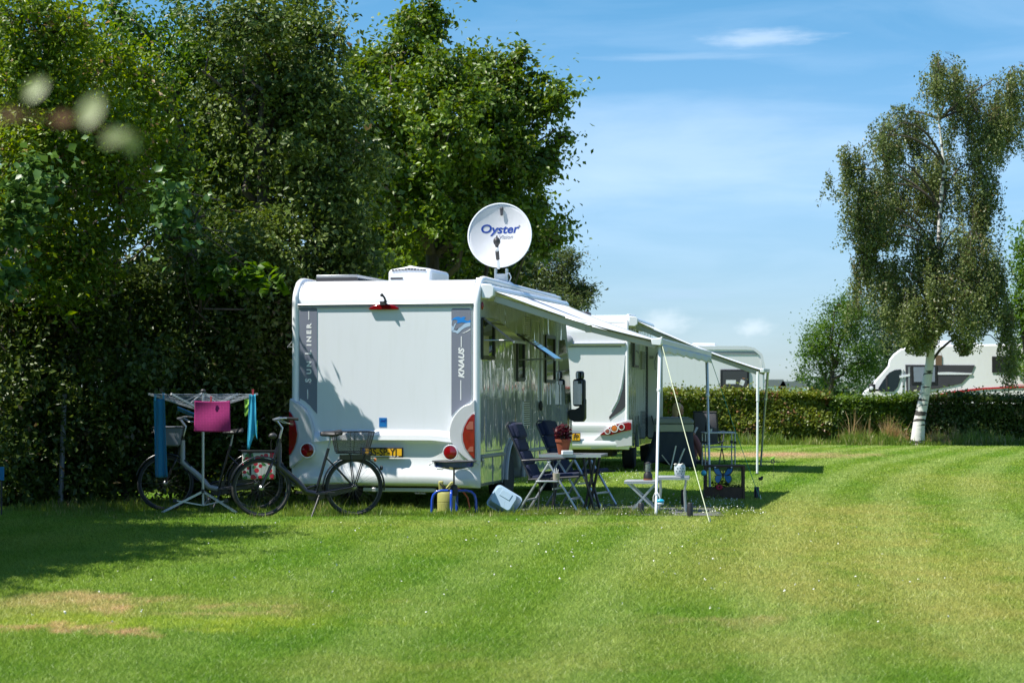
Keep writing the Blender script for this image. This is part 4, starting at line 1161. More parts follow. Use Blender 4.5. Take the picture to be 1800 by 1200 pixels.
# plant pot on the table
pc = at(990, 25.75, .70)
pt_ = thing('potted_plant', 'terracotta pot of dark red leaves standing on the folding table', 'potted plant', pc)
MB().lathe([(.060, 0), (.088, .15), (.096, .15), (.098, .185), (.086, .186), (.080, .15), (.0001, .145)], (0, 0, 0), 24).build('pot', M['pot_t'], pt_)
rng = np.random.default_rng(5)
v, n, _ = blob_leaves([((0, 0, .26), (.095, .09, .085))], 1100, .045, rng, per=4, sig=.02, shell=.2, width=.7)
leaf_mesh('foliage', v, n, M['lf_red'], pt_)
bx_ = MB().box(tuple(at(997, 25.6, .725)), (.13, .08, .05), rot=(0, 0, R(12))).build('paper_box', M['letter'], bevel=.004)
tag(bx_, 'small pale box lying beside the terracotta pot on the table', 'box')
# ground sheet under the table
gm = MB(); 
c1 = at(930, 25.1); c2 = at(1225, 25.3); 
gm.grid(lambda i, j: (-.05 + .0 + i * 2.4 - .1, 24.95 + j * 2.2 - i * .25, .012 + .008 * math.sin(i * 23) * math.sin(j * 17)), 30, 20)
gm.v = [(x + .25, y, z) for x, y, z in gm.v]
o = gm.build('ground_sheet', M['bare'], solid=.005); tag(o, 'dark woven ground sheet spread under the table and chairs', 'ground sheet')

# ---- folding stools
def stool(name, label, px, Y, hgt, wpx, rz=R(-8), curved=False):
    w = wpx * Y / F
    t = thing(name, label, 'folding stool', at(px, Y), rz, 'small folding side tables')
    MB().box((0, 0, hgt - .012), (w, .34, .022)).build('tabletop', M['trim'], t, bevel=.008)
    MB().bar((-w / 2, -.165, hgt - .03), (w / 2, -.165, hgt - .03), .014, .022).bar((-w / 2, .165, hgt - .03), (w / 2, .165, hgt - .03), .014, .022).build('frame', M['alu'], t)
    for s in (-1, 1):
        if not curved:
            MB().bar((-w * .42, s * .15, hgt - .03), (w * .46, s * .15, .01), .014, .022).build('leg', M['alu'], t)
            MB().bar((w * .42, s * .14, hgt - .03), (-w * .30, s * .14, .01), .014, .022).build('leg', M['alu'], t)
        else:
            MB().tube([(-w * .42, s * .15, hgt - .03), (-w * .40, s * .15, hgt * .6), (-w * .46, s * .15, .01)], .011, 8).build('leg', M['alu'], t)
            MB().tube([(w * .40, s * .15, hgt - .03), (w * .34, s * .15, hgt * .55), (w * .38, s * .15, .01)], .012, 8).build('leg', M['alu'], t)
    MB().bar((0, -.15, hgt * .5), (0, .15, hgt * .5), .012, .012).build('crossbar', M['dark'], t)
    return t
hs1 = gz(843, 25.8); hs2 = gz(836, 25.6)
stool('folding_stool', 'low grey folding side table with crossed legs, a lantern standing on it', 1129, 25.8, hs1, 60)
stool('folding_stool', 'grey folding side table with bent legs under the white pot', 1184, 25.6, hs2, 56, R(-6), True)
lc = at(1139, 25.75, hs1)
ln_ = thing('lantern', 'dark camping lantern with clear glass on the low folding side table', 'lantern', lc)
MB().lathe([(.055, 0), (.058, .012), (.058, .02)], (0, 0, 0), 20).build('base', M['copper'], ln_)
MB().lathe([(.056, .02), (.054, .07), (.035, .095), (.033, .105)], (0, 0, 0), 20).build('tank', M['black'], ln_)
MB().lathe([(.030, .105), (.032, .16), (.030, .20)], (0, 0, 0), 16).build('glass', M['lampglass'], ln_)
MB().lathe([(.034, .20), (.030, .215), (.0001, .225)], (0, 0, 0), 16).tube([(-.045, 0, .10), (-.048, 0, .15), (-.045, 0, .205), (.045, 0, .205), (.048, 0, .15), (.045, 0, .10)], .003, 5).ring((0, 0, .13), .045, .002, 20, 5, 'z').build('cage', M['dark'], ln_)
pc = at(1195, 25.55, hs2)
pot = thing('flower_pot', 'round white pot dotted with small hearts on the folding side table', 'pot', pc)
MB().lathe([(.045, 0), (.062, .02), (.070, .07), (.066, .12), (.058, .138), (.052, .136), (.058, .11), (.0001, .1)], (0, 0, 0), 24).build('pot_body', M['potwhite'], pot)
hb = MB()
def heart(cx, cz, s, r0):
    pts = [(0, -1), (.9, .1), (.95, .6), (.5, .9), (0, .5), (-.5, .9), (-.95, .6), (-.9, .1)]
    hb.prism([(cx + a * s, cz + b * s) for a, b in pts], lambda u, v, t: (r0 * math.sin(u / r0), -(r0 + t) * math.cos(u / r0), v), .0005, .0025)
for k, (u, v) in enumerate([(-.035, .095), (.0, .10), (.04, .092), (-.05, .06), (-.008, .063), (.03, .058), (-.03, .03), (.015, .028), (.06, .06)]): heart(u, v, .010, .069)
hb.build('heart_print', M['potdots'], pot, smooth=False)
cl_ = MB().grid(lambda i, j: (-.07 + i * .12, -.05 + j * .10, .140 + .012 * math.sin(i * 9) * math.cos(j * 7)), 10, 8)
cl_.build('paper_lining', M['petal_w'], pot, solid=.003)

# ---- stakes in the grass
for (px, Y, h, lab) in ((1127, 24.95, .15, 'short black stake in the grass in front of the low folding side table'), (1213, 24.6, .17, 'short black stake in the grass before the folding side table of the white pot'), (1202, 26.8, .22, 'dark stake standing in shade behind the white pot table'), (1330, 28.9, .16, 'short black stake beside the lower end of the green rope')):
    o = MB().lathe([(.036, 0), (.036, h * .92), (.028, h), (.0001, h)], tuple(at(px, Y)), 14).build('ground_stake', M['black'])
    tag(o, lab, 'stake', 'short dark stakes in the grass')
# ---- hanging turquoise clip
hz = gz(880, 25.0)
ch = thing('hanging_tin', 'small turquoise container hanging by a cord from the near awning pole', 'hanging tin', at(1161, 24.96, hz))
MB().ell((0, 0, 0), (.048, .03, .026)).build('tin_body', M['turq'], ch)
MB().ell((0, 0, -.028), (.042, .028, .020)).build('tin_base', M['letter'], ch)
MB().tube([(-.0, 0, .02), (-.035, 0, .09), (-.05, .02, .13)], .004, 5).tube([(.0, 0, .02), (-.02, 0, .08), (-.05, .02, .13)], .004, 5).tube([(-.05, .02, .13), (-.085, .02, .05), (-.085, .02, -.01)], .004, 5).build('cord', M['letter'], ch)

# ---- wooden crate standing on its side with netting, butterfly and flowers
cY = 28.7
cr = thing('wooden_crate', 'dark wooden box frame with open netting standing on the lawn', 'crate', at(1273, cY), R(-2))
w2 = 33 * cY / F; ch_ = gz(817, cY)
MB().box((-w2, 0, ch_ / 2), (.035, .24, ch_)).box((w2, 0, ch_ / 2), (.035, .24, ch_)).box((0, 0, ch_ - .012), (w2 * 2 - .036, .24, .03)).box((0, 0, .09), (w2 * 2 - .036, .22, .15)).build('frame', M['wood'], cr, bevel=.004)
MB().add([(-w2, -.02, .16), (w2, -.02, .16), (w2, -.02, ch_ - .03), (-w2, -.02, ch_ - .03)], [(0, 1, 2, 3)]).build('netting', M['net'], cr, smooth=False)
fl = thing('flowering_plant', 'small plant with a crimson flower growing inside the wooden box frame', 'flowers', at(1263, cY - .05, .05))
v, n, _ = blob_leaves([((0, 0, .15), (.13, .07, .07)), ((.20, 0, .12), (.14, .06, .05))], 420, .035, rng, per=5, sig=.02, shell=.2)
leaf_mesh('foliage', v, n, M['lf_wall'], fl)
fb = MB()
for k in range(9):
    a = 2 * PI * k / 9; fb.ell((.0 + .03 * math.cos(a), -.09, .12 + .024 * math.sin(a)), (.018, .01, .014))
fb.build('blossom', M['flower_r'], fl)
bu = thing('butterfly_ornament', 'blue butterfly ornament fixed across the wooden box frame', 'ornament', at(1271, cY - .14, gz(833, cY)))
for s in (-1, 1):
    up_ = [(.01, .0), (.03, .04), (.06, .085), (.11, .11), (.13, .10), (.125, .05), (.10, .01), (.05, -.01)]
    lo = [(.01, -.005), (.05, -.012), (.095, -.005), (.115, -.05), (.10, -.10), (.065, -.115), (.035, -.08), (.02, -.04)]
    wg = MB().prism([(s * a, b) for a, b in up_], lambda u, v, t: (u, t - abs(u) * .3, v), 0, .004).prism([(s * a, b) for a, b in lo], lambda u, v, t: (u, t - abs(u) * .3 - .003, v), 0, .004)
    o = wg.build('wing', M['butter'], bu, smooth=False)
    MB().tube([(s * a, -abs(a) * .3 - .003, b) for a, b in up_], .0055, 5).tube([(s * a, -abs(a) * .3 - .004, b) for a, b in lo], .004, 5).prism([(s * a, b) for a, b in [(.09, .075), (.13, .10), (.11, .11), (.075, .095)]], lambda u, v, t: (u, t - abs(u) * .3, v), -.006, -.003).build('wing_border', M['black'], o)
    MB().ell((s * .112, -.042, .10), (.014, .004, .008)).build('wing_spot', M['letter'], o)
MB().ell((0, -.004, -.01), (.012, .014, .055)).ell((0, -.004, .05), (.013, .013, .014)).build('insect_body', M['black'], bu)
sb = thing('garden_ball', 'turquoise glass ball on a thin stick beside the wooden box frame', 'garden ball', at(1237, 28.2))
z = gz(831, 28.2)
MB().ell((0, 0, z), (.038, .038, .038), 20, 13).build('ball', M['turq'], sb)
MB().tube([(0, 0, 0), (0, 0, z - .03)], .005, 6).build('stick', M['dark'], sb)
for (px, Y, py, m_, lab, nm) in ((1337, 30.2, 841, 'black', 'tiny dark bird ornament on a thin wire stick in the lawn', 'bird_ornament'), (1358, 35.5, 806, 'lf_hedge2', 'tiny yellow and green ornament on a wire stick out on the lawn', 'garden_ornament')):
    z = gz(py, Y); t = thing(nm, lab, 'ornament', at(px, Y))
    MB().ell((0, 0, z), (.035, .012, .025)).ell((.02, 0, z + .02), (.018, .01, .02)).build('figure', M[m_] if m_ != 'lf_hedge2' else M['lime'], t)
    if m_ != 'black': MB().ring((0, -.008, z - .045), .03, .008, 16, 5, 'y').build('ring', M['black'], t)
    MB().tube([(.02, 0, 0), (.02, 0, z)], .003, 5).build('stick', M['dark'], t)

# ---- blue grill on tubular stand
gY = 25.2
gr = thing('gas_grill', 'blue grill with a shallow dark bowl on a thin post and curved tube legs', 'grill', at(798, gY))
zt_ = gz(811, gY)
MB().lathe([(.262, zt_), (.268, zt_ + .006), (.262, zt_ + .012), (.250, zt_ + .004), (.0001, zt_ - .002)], (0, 0, 0), 36).build('plate', M['dark'], gr)
MB().lathe([(.0001, zt_ - .10), (.05, zt_ - .098), (.16, zt_ - .075), (.235, zt_ - .06), (.245, zt_ - .004), (.238, zt_)], (0, 0, 0), 32).build('bowl', M['bluepan'], gr)
for s in (-1, 1):
    MB().tube([(s * .20, -.05, zt_ - .05), (s * .22, -.06, zt_ - .085), (s * .13, -.10, zt_ - .09), (s * .12, -.08, zt_ - .06)], .005, 5).tube([(s * .25, 0, zt_ - .01), (s * .30, 0, zt_ - .03), (s * .285, 0, zt_ - .045)], .008, 6).build('handle', M['steel'], gr)
zb0 = gz(862, gY)
MB().tube([(0, 0, zt_ - .10), (0, 0, zb0)], .011, 8).build('post', M['dark'], gr)
MB().lathe([(.045, zb0 - .06), (.05, zb0 + .02), (.04, zb0 + .06), (.02, zb0 + .075)], (0, 0, 0), 16).build('burner', M['black'], gr)
for a in (180, 0, 270, 90):
    ca, sa = math.cos(R(a)), math.sin(R(a)); e = 1.0 if a in (0, 180) else .55
    pts = [(.03, zb0), (.15, zb0), (.205, zb0 - .012), (.245, zb0 - .05), (.262, zb0 - .11), (.268, 0.0)]
    MB().tube([(ca * r * e + .03 * sa, sa * r * e, z) for r, z in pts], .017, 10).build('leg', M['bluetube'], gr)
# canister behind it
ca = thing('water_canister', 'olive yellow plastic canister standing behind the blue tube legs', 'canister', at(785, 25.6))
zc = gz(845, 25.6)
MB().lathe([(.10, 0), (.112, .01), (.114, .12), (.108, .125), (.114, .13), (.112, .22), (.10, .245), (.075, .25)], (0, 0, 0), 24).build('canister_body', M['olive'], ca)
MB().prism([(-.09, .23), (.09, .23), (.10, zc - .02), (.06, zc), (.04, zc - .02), (-.04, zc - .12), (-.04, zc), (-.10, zc)], lambda u, v, t: (u, t, v), -.05, .05).build('handle', M['olive'], ca, bevel=.012)
MB().bar((-.08, -.055, zc - .03), (.07, -.055, zc - .15), .01, .03, (0, 1, 0)).build('strap', M['dark'], ca)
o = MB().tube([at(801, 25.5, gz(856, 25.5)), at(813, 25.45, gz(862, 25.5)), at(822, 25.4, gz(874, 25.4)), at(826, 25.3, .06), at(815, 25.2, .02), at(803, 25.0, .015)], .010, 8).build('gas_hose', M['orange'])
tag(o, 'orange rubber hose curling down behind the blue grill', 'hose')
# pale tub leaning
tb = thing('plastic_tub', 'pale blue plastic tub tipped on its side against the motorhome wheel', 'tub', at(886, 25.3, .165), 0)
tb.rotation_euler = (R(72), R(30), R(-12))
tp = [(-.15, -.11), (.15, -.11), (.15, .11), (-.15, .11)]
mb = MB()
def rring(hx, hy, z, rad=.04, n=4):
    pts = []
    for (sx, sy, a0) in ((1, 1, 0), (-1, 1, 90), (-1, -1, 180), (1, -1, 270)):
        for i in range(n + 1):
            a = R(a0 + 90 * i / n); pts.append((sx * (hx - rad) + rad * math.cos(a), sy * (hy - rad) + rad * math.sin(a), z))
    return pts
rings = [rring(.13, .10, .085, .035), rring(.14, .11, .07, .04), rring(.165, .135, -.07, .045), rring(.18, .15, -.072, .05), rring(.18, .15, -.085, .05), rring(.155, .125, -.075, .045), rring(.13, .10, .06, .035)]
k = len(rings[0]); vs = [p for r_ in rings for p in r_]
fs = [(i * k + j, i * k + (j + 1) % k, (i + 1) * k + (j + 1) % k, (i + 1) * k + j) for i in range(len(rings) - 1) for j in range(k)] + [tuple(range(k)), tuple((len(rings) - 1) * k + j for j in range(k))]
mb.add(vs, fs).build('tub_shell', M['tub'], tb)
MB().box((0, .05, .088), (.14, .08, .008)).build('moulded_panel', M['tub'], tb, bevel=.003)

# ---- guy ropes
def rope(label, a, b, m):
    t = thing('guy_rope', label, 'guy rope')
    mid = (a + b) / 2 - Vector((0, 0, .03))
    MB().tube([a, mid, b], .0048, 6).build('cord', m, t)
    MB().tube([b + Vector((0, 0, .06)), b + Vector((.02, 0, -.04))], .006, 6).build('peg', M['steel'], t)
rope('pale yellow guy rope running from the near awning pole down to the grass', V1.w(ra) + Vector((.02, -.03, -.03)), G(1247, 917), M['rope_y'])
wfar = V1.w(rb)
rope('green guy rope running from the far awning pole of the near motorhome', wfar + Vector((.02, -.1, -.08)), G(1336, 877), M['rope_g'])

# ---- kitchen stand with cover, person, chairs under the second awning
kY = 39.5
ks = thing('camping_kitchen', 'grey lidded camping grill on splayed legs draped with dark cloth', 'grill', at(1184, kY))
zt_, zm, zb_ = gz(733, kY), gz(745, kY), gz(758, kY)
w = 34 * kY / F
lid = [(-w, 0), (-w, (zt_ - zm) * .6), (-w + .05, zt_ - zm), (w - .06, zt_ - zm), (w, (zt_ - zm) * .55), (w, 0)]
MB().prism(lid, lambda u, v, t: (u, t, zm + v), -.22, .22).build('lid', M['grill'], ks, bevel=.03, segs=3)
MB().prism([(-w, 0), (w, 0), (w - .01, zb_ - zm), (-w, zb_ - zm)], lambda u, v, t: (u, t, zm + v - .003), -.215, .215).build('tray_body', M['grill2'], ks, bevel=.012)
def skirt(i, j):
    a = i * 2 * PI; z = zb_ - j * (zb_ - .10)
    ww = w * (1.0 + .22 * j ** 1.5) - .01; wy = .21 * (1 + .3 * j)
    f = 1 + .06 * j * math.sin(a * 7) + .03 * math.sin(a * 13 + j * 3)
    c, s = math.cos(a), math.sin(a)
    q = (abs(c) ** 4 + abs(s) ** 4) ** -.25
    return (c * q * ww * f - .10 * j * (1 if c < 0 else .3), s * q * wy * f, z + .05 * j * math.sin(a * 3 + 1))
MB().grid(skirt, 72, 10).build('cloth_cover', M['coverdark'], ks, solid=.006)
for sx in (-.30, -.10, .10, .22):
    pass
MB().bar((.02, -.30, .45), (-.08, -.33, .02), .028, .02).build('leg', M['petal_w'], ks)
MB().bar((.18, -.30, .40), (.02, -.33, .02), .045, .02).build('leg', M['petal_w'], ks)
MB().bar((-.24, -.30, .28), (-.10, -.33, .10), .016, .016).build('leg', M['alu'], ks)
MB().bar((.24, .2, .7), (.32, .22, .0), .02, .02).build('leg', M['alu'], ks)

# seated person, skin-modifier body
pY = 41.9
def person():
    t = thing('person', 'blond person in pink trousers sitting behind the draped grill, head bent down', 'person', at(1184, pY))
    def skin(name, pts, edges, rad, m, sub=2, root=0):
        me = bpy.data.meshes.new(name); me.from_pydata(pts, edges, []); me.materials.append(m)
        o = bpy.data.objects.new(name, me); COL.objects.link(o); o.parent = t
        o.modifiers.new('skin', 'SKIN')
        if not me.skin_vertices: 
            bpy.context.view_layer.objects.active = o
        for i, r_ in enumerate(rad):
            me.skin_vertices[0].data[i].radius = (r_ if isinstance(r_, tuple) else (r_, r_))
            me.skin_vertices[0].data[i].use_root = (i == root)
        s = o.modifiers.new('sub', 'SUBSURF'); s.levels = sub; s.render_levels = sub
        return o
    # facing +x; pelvis z .43
    P_ = [(0, 0, .44), (-.04, 0, .62), (-.03, 0, .80), (.02, 0, .90), (.045, 0, .97), (.07, 0, 1.06),
          (.02, -.16, .87), (.06, -.24, .62), (.24, -.20, .60), (.30, -.18, .60),
          (.02, .16, .87), (.06, .24, .62), (.24, .16, .62), (.30, .14, .62),
          (.08, -.09, .45), (.40, -.11, .58), (.50, -.11, .34), (.56, -.11, .09), (.70, -.12, .04),
          (.08, .09, .45), (.40, .12, .56), (.42, .12, .30), (.44, .12, .09), (.56, .13, .04)]
    E = [(0, 1), (1, 2), (2, 3), (3, 4), (4, 5), (3, 6), (6, 7), (7, 8), (8, 9), (3, 10), (10, 11), (11, 12), (12, 13), (0, 14), (14, 15), (15, 16), (16, 17), (17, 18), (0, 19), (19, 20), (20, 21), (21, 22), (22, 23)]
    Rd = [(.13, .15), (.12, .14), (.12, .16), (.09, .11), .052, .07, .06, .045, .036, .03, .06, .045, .036, .03, .095, .065, .055, .038, .035, .095, .065, .055, .038, .035]
    skin('body', P_, E, Rd, M['skin'])
    skin('shirt', P_[:4] + [P_[6], P_[7], P_[10], P_[11]], [(0, 1), (1, 2), (2, 3), (3, 4), (4, 5), (3, 6), (6, 7)], [(.14, .16), (.132, .155), (.132, .172), (.10, .12), .07, .056, .07, .056], M['top'])
    skin('trousers', [P_[0], P_[14], P_[15], P_[16], (.545, -.11, .15), P_[19], P_[20], P_[21], (.435, .12, .15)], [(0, 1), (1, 2), (2, 3), (3, 4), (0, 5), (5, 6), (6, 7), (7, 8)], [(.145, .165), .105, .078, .068, .055, .105, .078, .068, .055], M['trouser'])
    for (x, y) in ((.55, -.11), (.43, .12)):
        skin('shoe', [(x, y, .15), (x - .01, y, .06), (x + .08, y, .045), (x + .17, y, .035)], [(0, 1), (1, 2), (2, 3)], [.05, .05, .045, .036], M['shoe'])
    hd = Vector((.10, -.01, 1.105))
    MB().ell(tuple(hd), (.093, .078, .112), 20, 13, rot=(0, R(22), 0)).ell(tuple(hd + Vector((.088, 0, -.035))), (.018, .013, .018)).ell(tuple(hd + Vector((.05, 0, -.085))), (.045, .045, .035)).ell(tuple(hd + Vector((-.01, -.078, -.01))), (.018, .008, .028)).build('head', M['skin'], t)
    MB().ell(tuple(hd + Vector((.082, -.032, .0))), (.008, .012, .007)).ell(tuple(hd + Vector((.082, .032, .0))), (.008, .012, .007)).build('eye', M['black'], t)
    MB().ell(tuple(hd + Vector((-.025, 0, .022))), (.100, .092, .115), 20, 13, rot=(0, R(10), 0)).ell(tuple(hd + Vector((-.075, 0, -.06))), (.055, .085, .10)).ell(tuple(hd + Vector((-.055, -.05, -.06))), (.045, .04, .10)).build('hair', M['hair'], t)
    # hands with fingers round a book
    for s in (-1, 1):
        hb_ = MB(); c = Vector((.33, s * .16 - .01, .615))
        hb_.ell(tuple(c), (.045, .022, .036))
        for f in range(4): hb_.tube([c + Vector((.03, 0, .022 - f * .016)), c + Vector((.065, -s * .01, .024 - f * .017)), c + Vector((.085, -s * .03, .022 - f * .016))], [.009, .008, .007], 6)
        hb_.tube([c + Vector((.0, 0, .03)), c + Vector((.025, -s * .02, .05)), c + Vector((.05, -s * .028, .052))], [.010, .009, .007], 6)
        hb_.build('hand', M['skin'], t)
    return t
person()
bk = MB().box(tuple(at(1184, pY, 0) + Vector((.43, -.0, .66))), (.02, .26, .20), rot=(0, R(25), 0)).build('book', M['letter'], bevel=.003)
tag(bk, 'book held open by the seated person behind the draped grill', 'book')

def camp_chair(name, label, loc, rz, cloth, hb=.98):
    t = thing(name, label, 'camping chair', loc, rz)
    MB().add([(-.20, -.24, .42), (-.20, .24, .42), (-.34, .22, hb), (-.34, -.22, hb)], [(0, 1, 2, 3)]).build('backrest', cloth, t, solid=.02, bevel=.006)
    MB().grid(lambda i, j: (-.22 + .46 * i, -.24 + .48 * j, .42 + .03 * i - .03 * math.sin(PI * j)), 8, 8).build('seat', cloth, t, solid=.02)
    fr = MB()
    for s in (-1, 1):
        y = s * .26
        fr.tube([(-.18, y, .40), (-.345, y * .9, hb + .01)], .012, 8)
        fr.tube([(-.22, y, .43), (.26, y, .46)], .012, 8)
    fr.tube([(-.345, -.234, hb + .01), (-.345, .234, hb + .01)], .012, 8)
    fr.build('seat_frame', M['dark'], t)
    for s in (-1, 1):
        y = s * .27
        MB().tube([(.24, y, .64), (-.28, y, 0)], .012, 8).build('leg', M['dark'], t)
        MB().tube([(-.24, y, .62), (.26, y, 0)], .012, 8).build('leg', M['dark'], t)
        MB().box((.0, y, .655), (.46, .05, .025)).build('armrest', M['dark'], t, bevel=.008)
    return t
camp_chair('camping_chair', 'dark camping chair the person sits in behind the draped grill', at(1176, pY + .02) + Vector((0, 0, -.02)), R(-4), M['coverdark'], .98)
camp_chair('camping_chair', 'tall grey sling chair standing empty before the hedge', at(1246, 42.5), R(72), M['greycloth'], 1.04)
tY = 41.2
st_ = thing('camping_table', 'two tier aluminium folding table in front of the grey sling chair', 'table', at(1263, tY), R(4))
zt_ = gz(760, tY); z2 = gz(785, tY)
hw = 28 * tY / F
MB().box((0, 0, zt_), (2 * hw, .42, .03)).build('tabletop', M['alu'], st_, bevel=.006)
MB().box((0, 0, z2), (2 * hw - .03, .36, .025)).build('shelf', M['alu'], st_, bevel=.006)
for sx in (-1, 1):
    for sy in (-1, 1):
        o = MB().tube([(sx * (hw - .02), sy * .19, 0), (sx * (hw - .02), sy * .19, zt_ - .01)], .014, 8).build('leg', M['alu'], st_)
        MB().box((sx * (hw - .02), sy * .19, zt_ - .19), (.05, .04, .05)).build('joint', M['black'], o)
MB().tube([(-hw * .6, -.15, z2 - .02), (0, -.15, z2 - .06), (hw * .5, -.15, z2 - .02)], .006, 6).build('strap', M['black'], st_)
o = MB().lathe([(.032, 0), (.033, .10), (.014, .15), (.014, .19), (.0001, .19)], tuple(at(1241.5, tY - .05, zt_ + .015)), 14).build('bottle', M['black'])
tag(o, 'dark bottle standing on the two tier aluminium table', 'bottle')
o = MB().lathe([(.028, 0), (.036, .06), (.032, .06), (.0001, .01)], tuple(at(1249, tY - .05, zt_ + .015)), 14).build('cup', M['petal_w'])
tag(o, 'small white cup beside the dark bottle', 'cup')

# ---- things at the hedge, left
o = MB().tube([at(106, 26.8), at(113, 26.8, gz(692, 26.8))], .035, 12)
o = o.build('metal_post', M['post']); tag(o, 'thin grey metal post standing against the dark hedge', 'post')
sg = thing('site_marker', 'small blue marker sign at the edge of the dark hedge', 'sign', at(2, 24.8))
MB().box((0, 0, gz(832, 24.8)), (.07, .012, .16)).build('sign_plate', M['bluesign'], sg, bevel=.003)
MB().tube([(0, .012, 0), (0, .012, gz(825, 24.8))], .010, 6).build('post', M['dark'], sg)

# ---- clothes airer
dY_ = 25.5
D = thing('clothes_airer', 'silver umbrella clothes airer on a tripod in front of the hedge', 'clothes airer', at(357, dY_))
zt_ = gz(686, dY_)
zj = gz(863, dY_)
MB().tube([(0, 0, gz(888, dY_)), (0, 0, zt_)], .016, 10).build('pole', M['alu'], D)
MB().lathe([(.028, zt_ - .03), (.034, zt_), (.02, zt_ + .015), (.0001, zt_ + .018)], (0, 0, 0), 14).lathe([(.026, zj - .02), (.026, zj + .025)], (0, 0, 0), 14).build('hub', M['dark'], D)
for a in (200, 330, 85):
    e = Vector((math.cos(R(a)), math.sin(R(a)), 0)); e.x *= 1.15
    l = MB().bar((0, 0, zj), e * .44 + Vector((0, 0, .012)), .022, .026).build('leg', M['alu'], D)
    MB().bar(e * .30 + Vector((0, 0, .155)), (0, 0, .09), .012, .016).build('brace', M['alu'], l)
    MB().box(tuple(e * .30 + Vector((0, 0, .155))), (.045, .045, .045)).build('joint', M['dark'], l)
ze = gz(692, dY_); zin = gz(722, dY_)
arms = []
for a in (173, 60, -8, 245):
    e = Vector((math.cos(R(a)), math.sin(R(a)), 0)) * .68
    tip = e + Vector((0, 0, ze)); arms.append((Vector((0, 0, zin)), tip))
    ar = MB().bar((0, 0, zin), tip, .018, .026).build('arm', M['alu'], D)
    MB().bar((e * .42) + Vector((0, 0, zin + (ze - zin) * .42)), (0, 0, zt_ - .02), .012, .014).build('brace', M['alu'], ar)
lb = MB()
for k in range(9):
    f = .34 + .66 * k / 8
    ring = [arms[i][0] * (1 - f) + arms[i][1] * f for i in (0, 1, 2, 3)]
    for i in range(4): 
        p, q = ring[i], ring[(i + 1) % 4]
        lb.tube([p, (p + q) / 2 - Vector((0, 0, .008)), q], .0018, 4)
lb.build('lines', M['line'], D)

def cloth(name, label, pxa, pxb, pya, pyb, Y, m, taper=1.0, folds=3.0, amp=.012, shift=0.0, jag=0.0, group=None, cat='towel'):
    a = P(pxa, pya, Y); b = P(pxb, pyb, Y); w = b.x - a.x; h = a.z - b.z
    def fn(i, j):
        ww = w * (1 + (taper - 1) * j)
        x = a.x + w / 2 + (i - .5) * ww + shift * j
        z = a.z - h * j * (1 + jag * math.sin(i * 5 + 1)) - .006 * math.sin(i * PI)
        return (x, Y + amp * (.3 + .7 * j) * math.sin(i * PI * folds * 2 + j * 1.3) + .01 * math.sin(j * 5 + i * 2), z)
    o = MB().grid(fn, 34, 26).build(name, m, None, solid=.005)
    return tag(o, label, cat, group)
cloth('towel', 'long dark teal towel hanging folded from the end of the airer', 270, 289, 700, 838, 25.22, M['teal'], 1.18, 1.6, .022, .03)
cloth('towel', 'magenta checked tea towel pegged at the middle of the airer', 342, 404.5, 704.5, 758, 24.88, M['magenta'], 1.03, .8, .010)
cloth('cloth', 'bright turquoise cloth with a pointed lower end on the airer', 438, 449, 693, 777, 25.36, M['cyan'], 1.7, 1.6, .02, .0, .16, cat='cloth')
cloth('cloth', 'lime green cloth hanging partly behind the turquoise cloth', 430, 440, 701, 729, 25.46, M['lime'], 1.0, .7, .01, .0, .1, cat='cloth')
cloth('cloth', 'lime edged cloth hanging low behind the turquoise cloth', 444, 453, 738, 764, 25.48, M['lime'], .8, 1, .01, .0, .1, cat='cloth')
o = MB().grid(lambda i, j: tuple(P(312 + 32 * i, 714 + 13 * i, 25.3) + Vector((0, -.02 * math.sin(j * PI * 2), .0 - .045 * j))), 20, 8).build('cloth', M['teal'], None, solid=.008)
tag(o, 'narrow blue cloth folded over an inner arm of the airer', 'cloth')
for (px, py, Y, m_, lab) in ((371, 701, 24.86, 'peg', 'red clothes peg on the magenta tea towel'), (444.5, 689, 25.32, 'peg', 'red clothes peg on the turquoise cloth'), (287.5, 695, 25.2, 'pegblue', 'blue clothes peg at the right edge of the teal towel'), (273, 699, 25.2, 'pegblue', 'blue clothes peg at the left edge of the teal towel')):
    c = P(px, py, Y); b = MB()
    for s in (-1, 1): b.box(tuple(c + Vector((s * .006, 0, 0))), (.009, .012, .07), rot=(0, R(4 * s), 0))
    tag(b.build('clothes_peg', M[m_]), lab, 'clothes peg', 'clothes pegs on the airer')

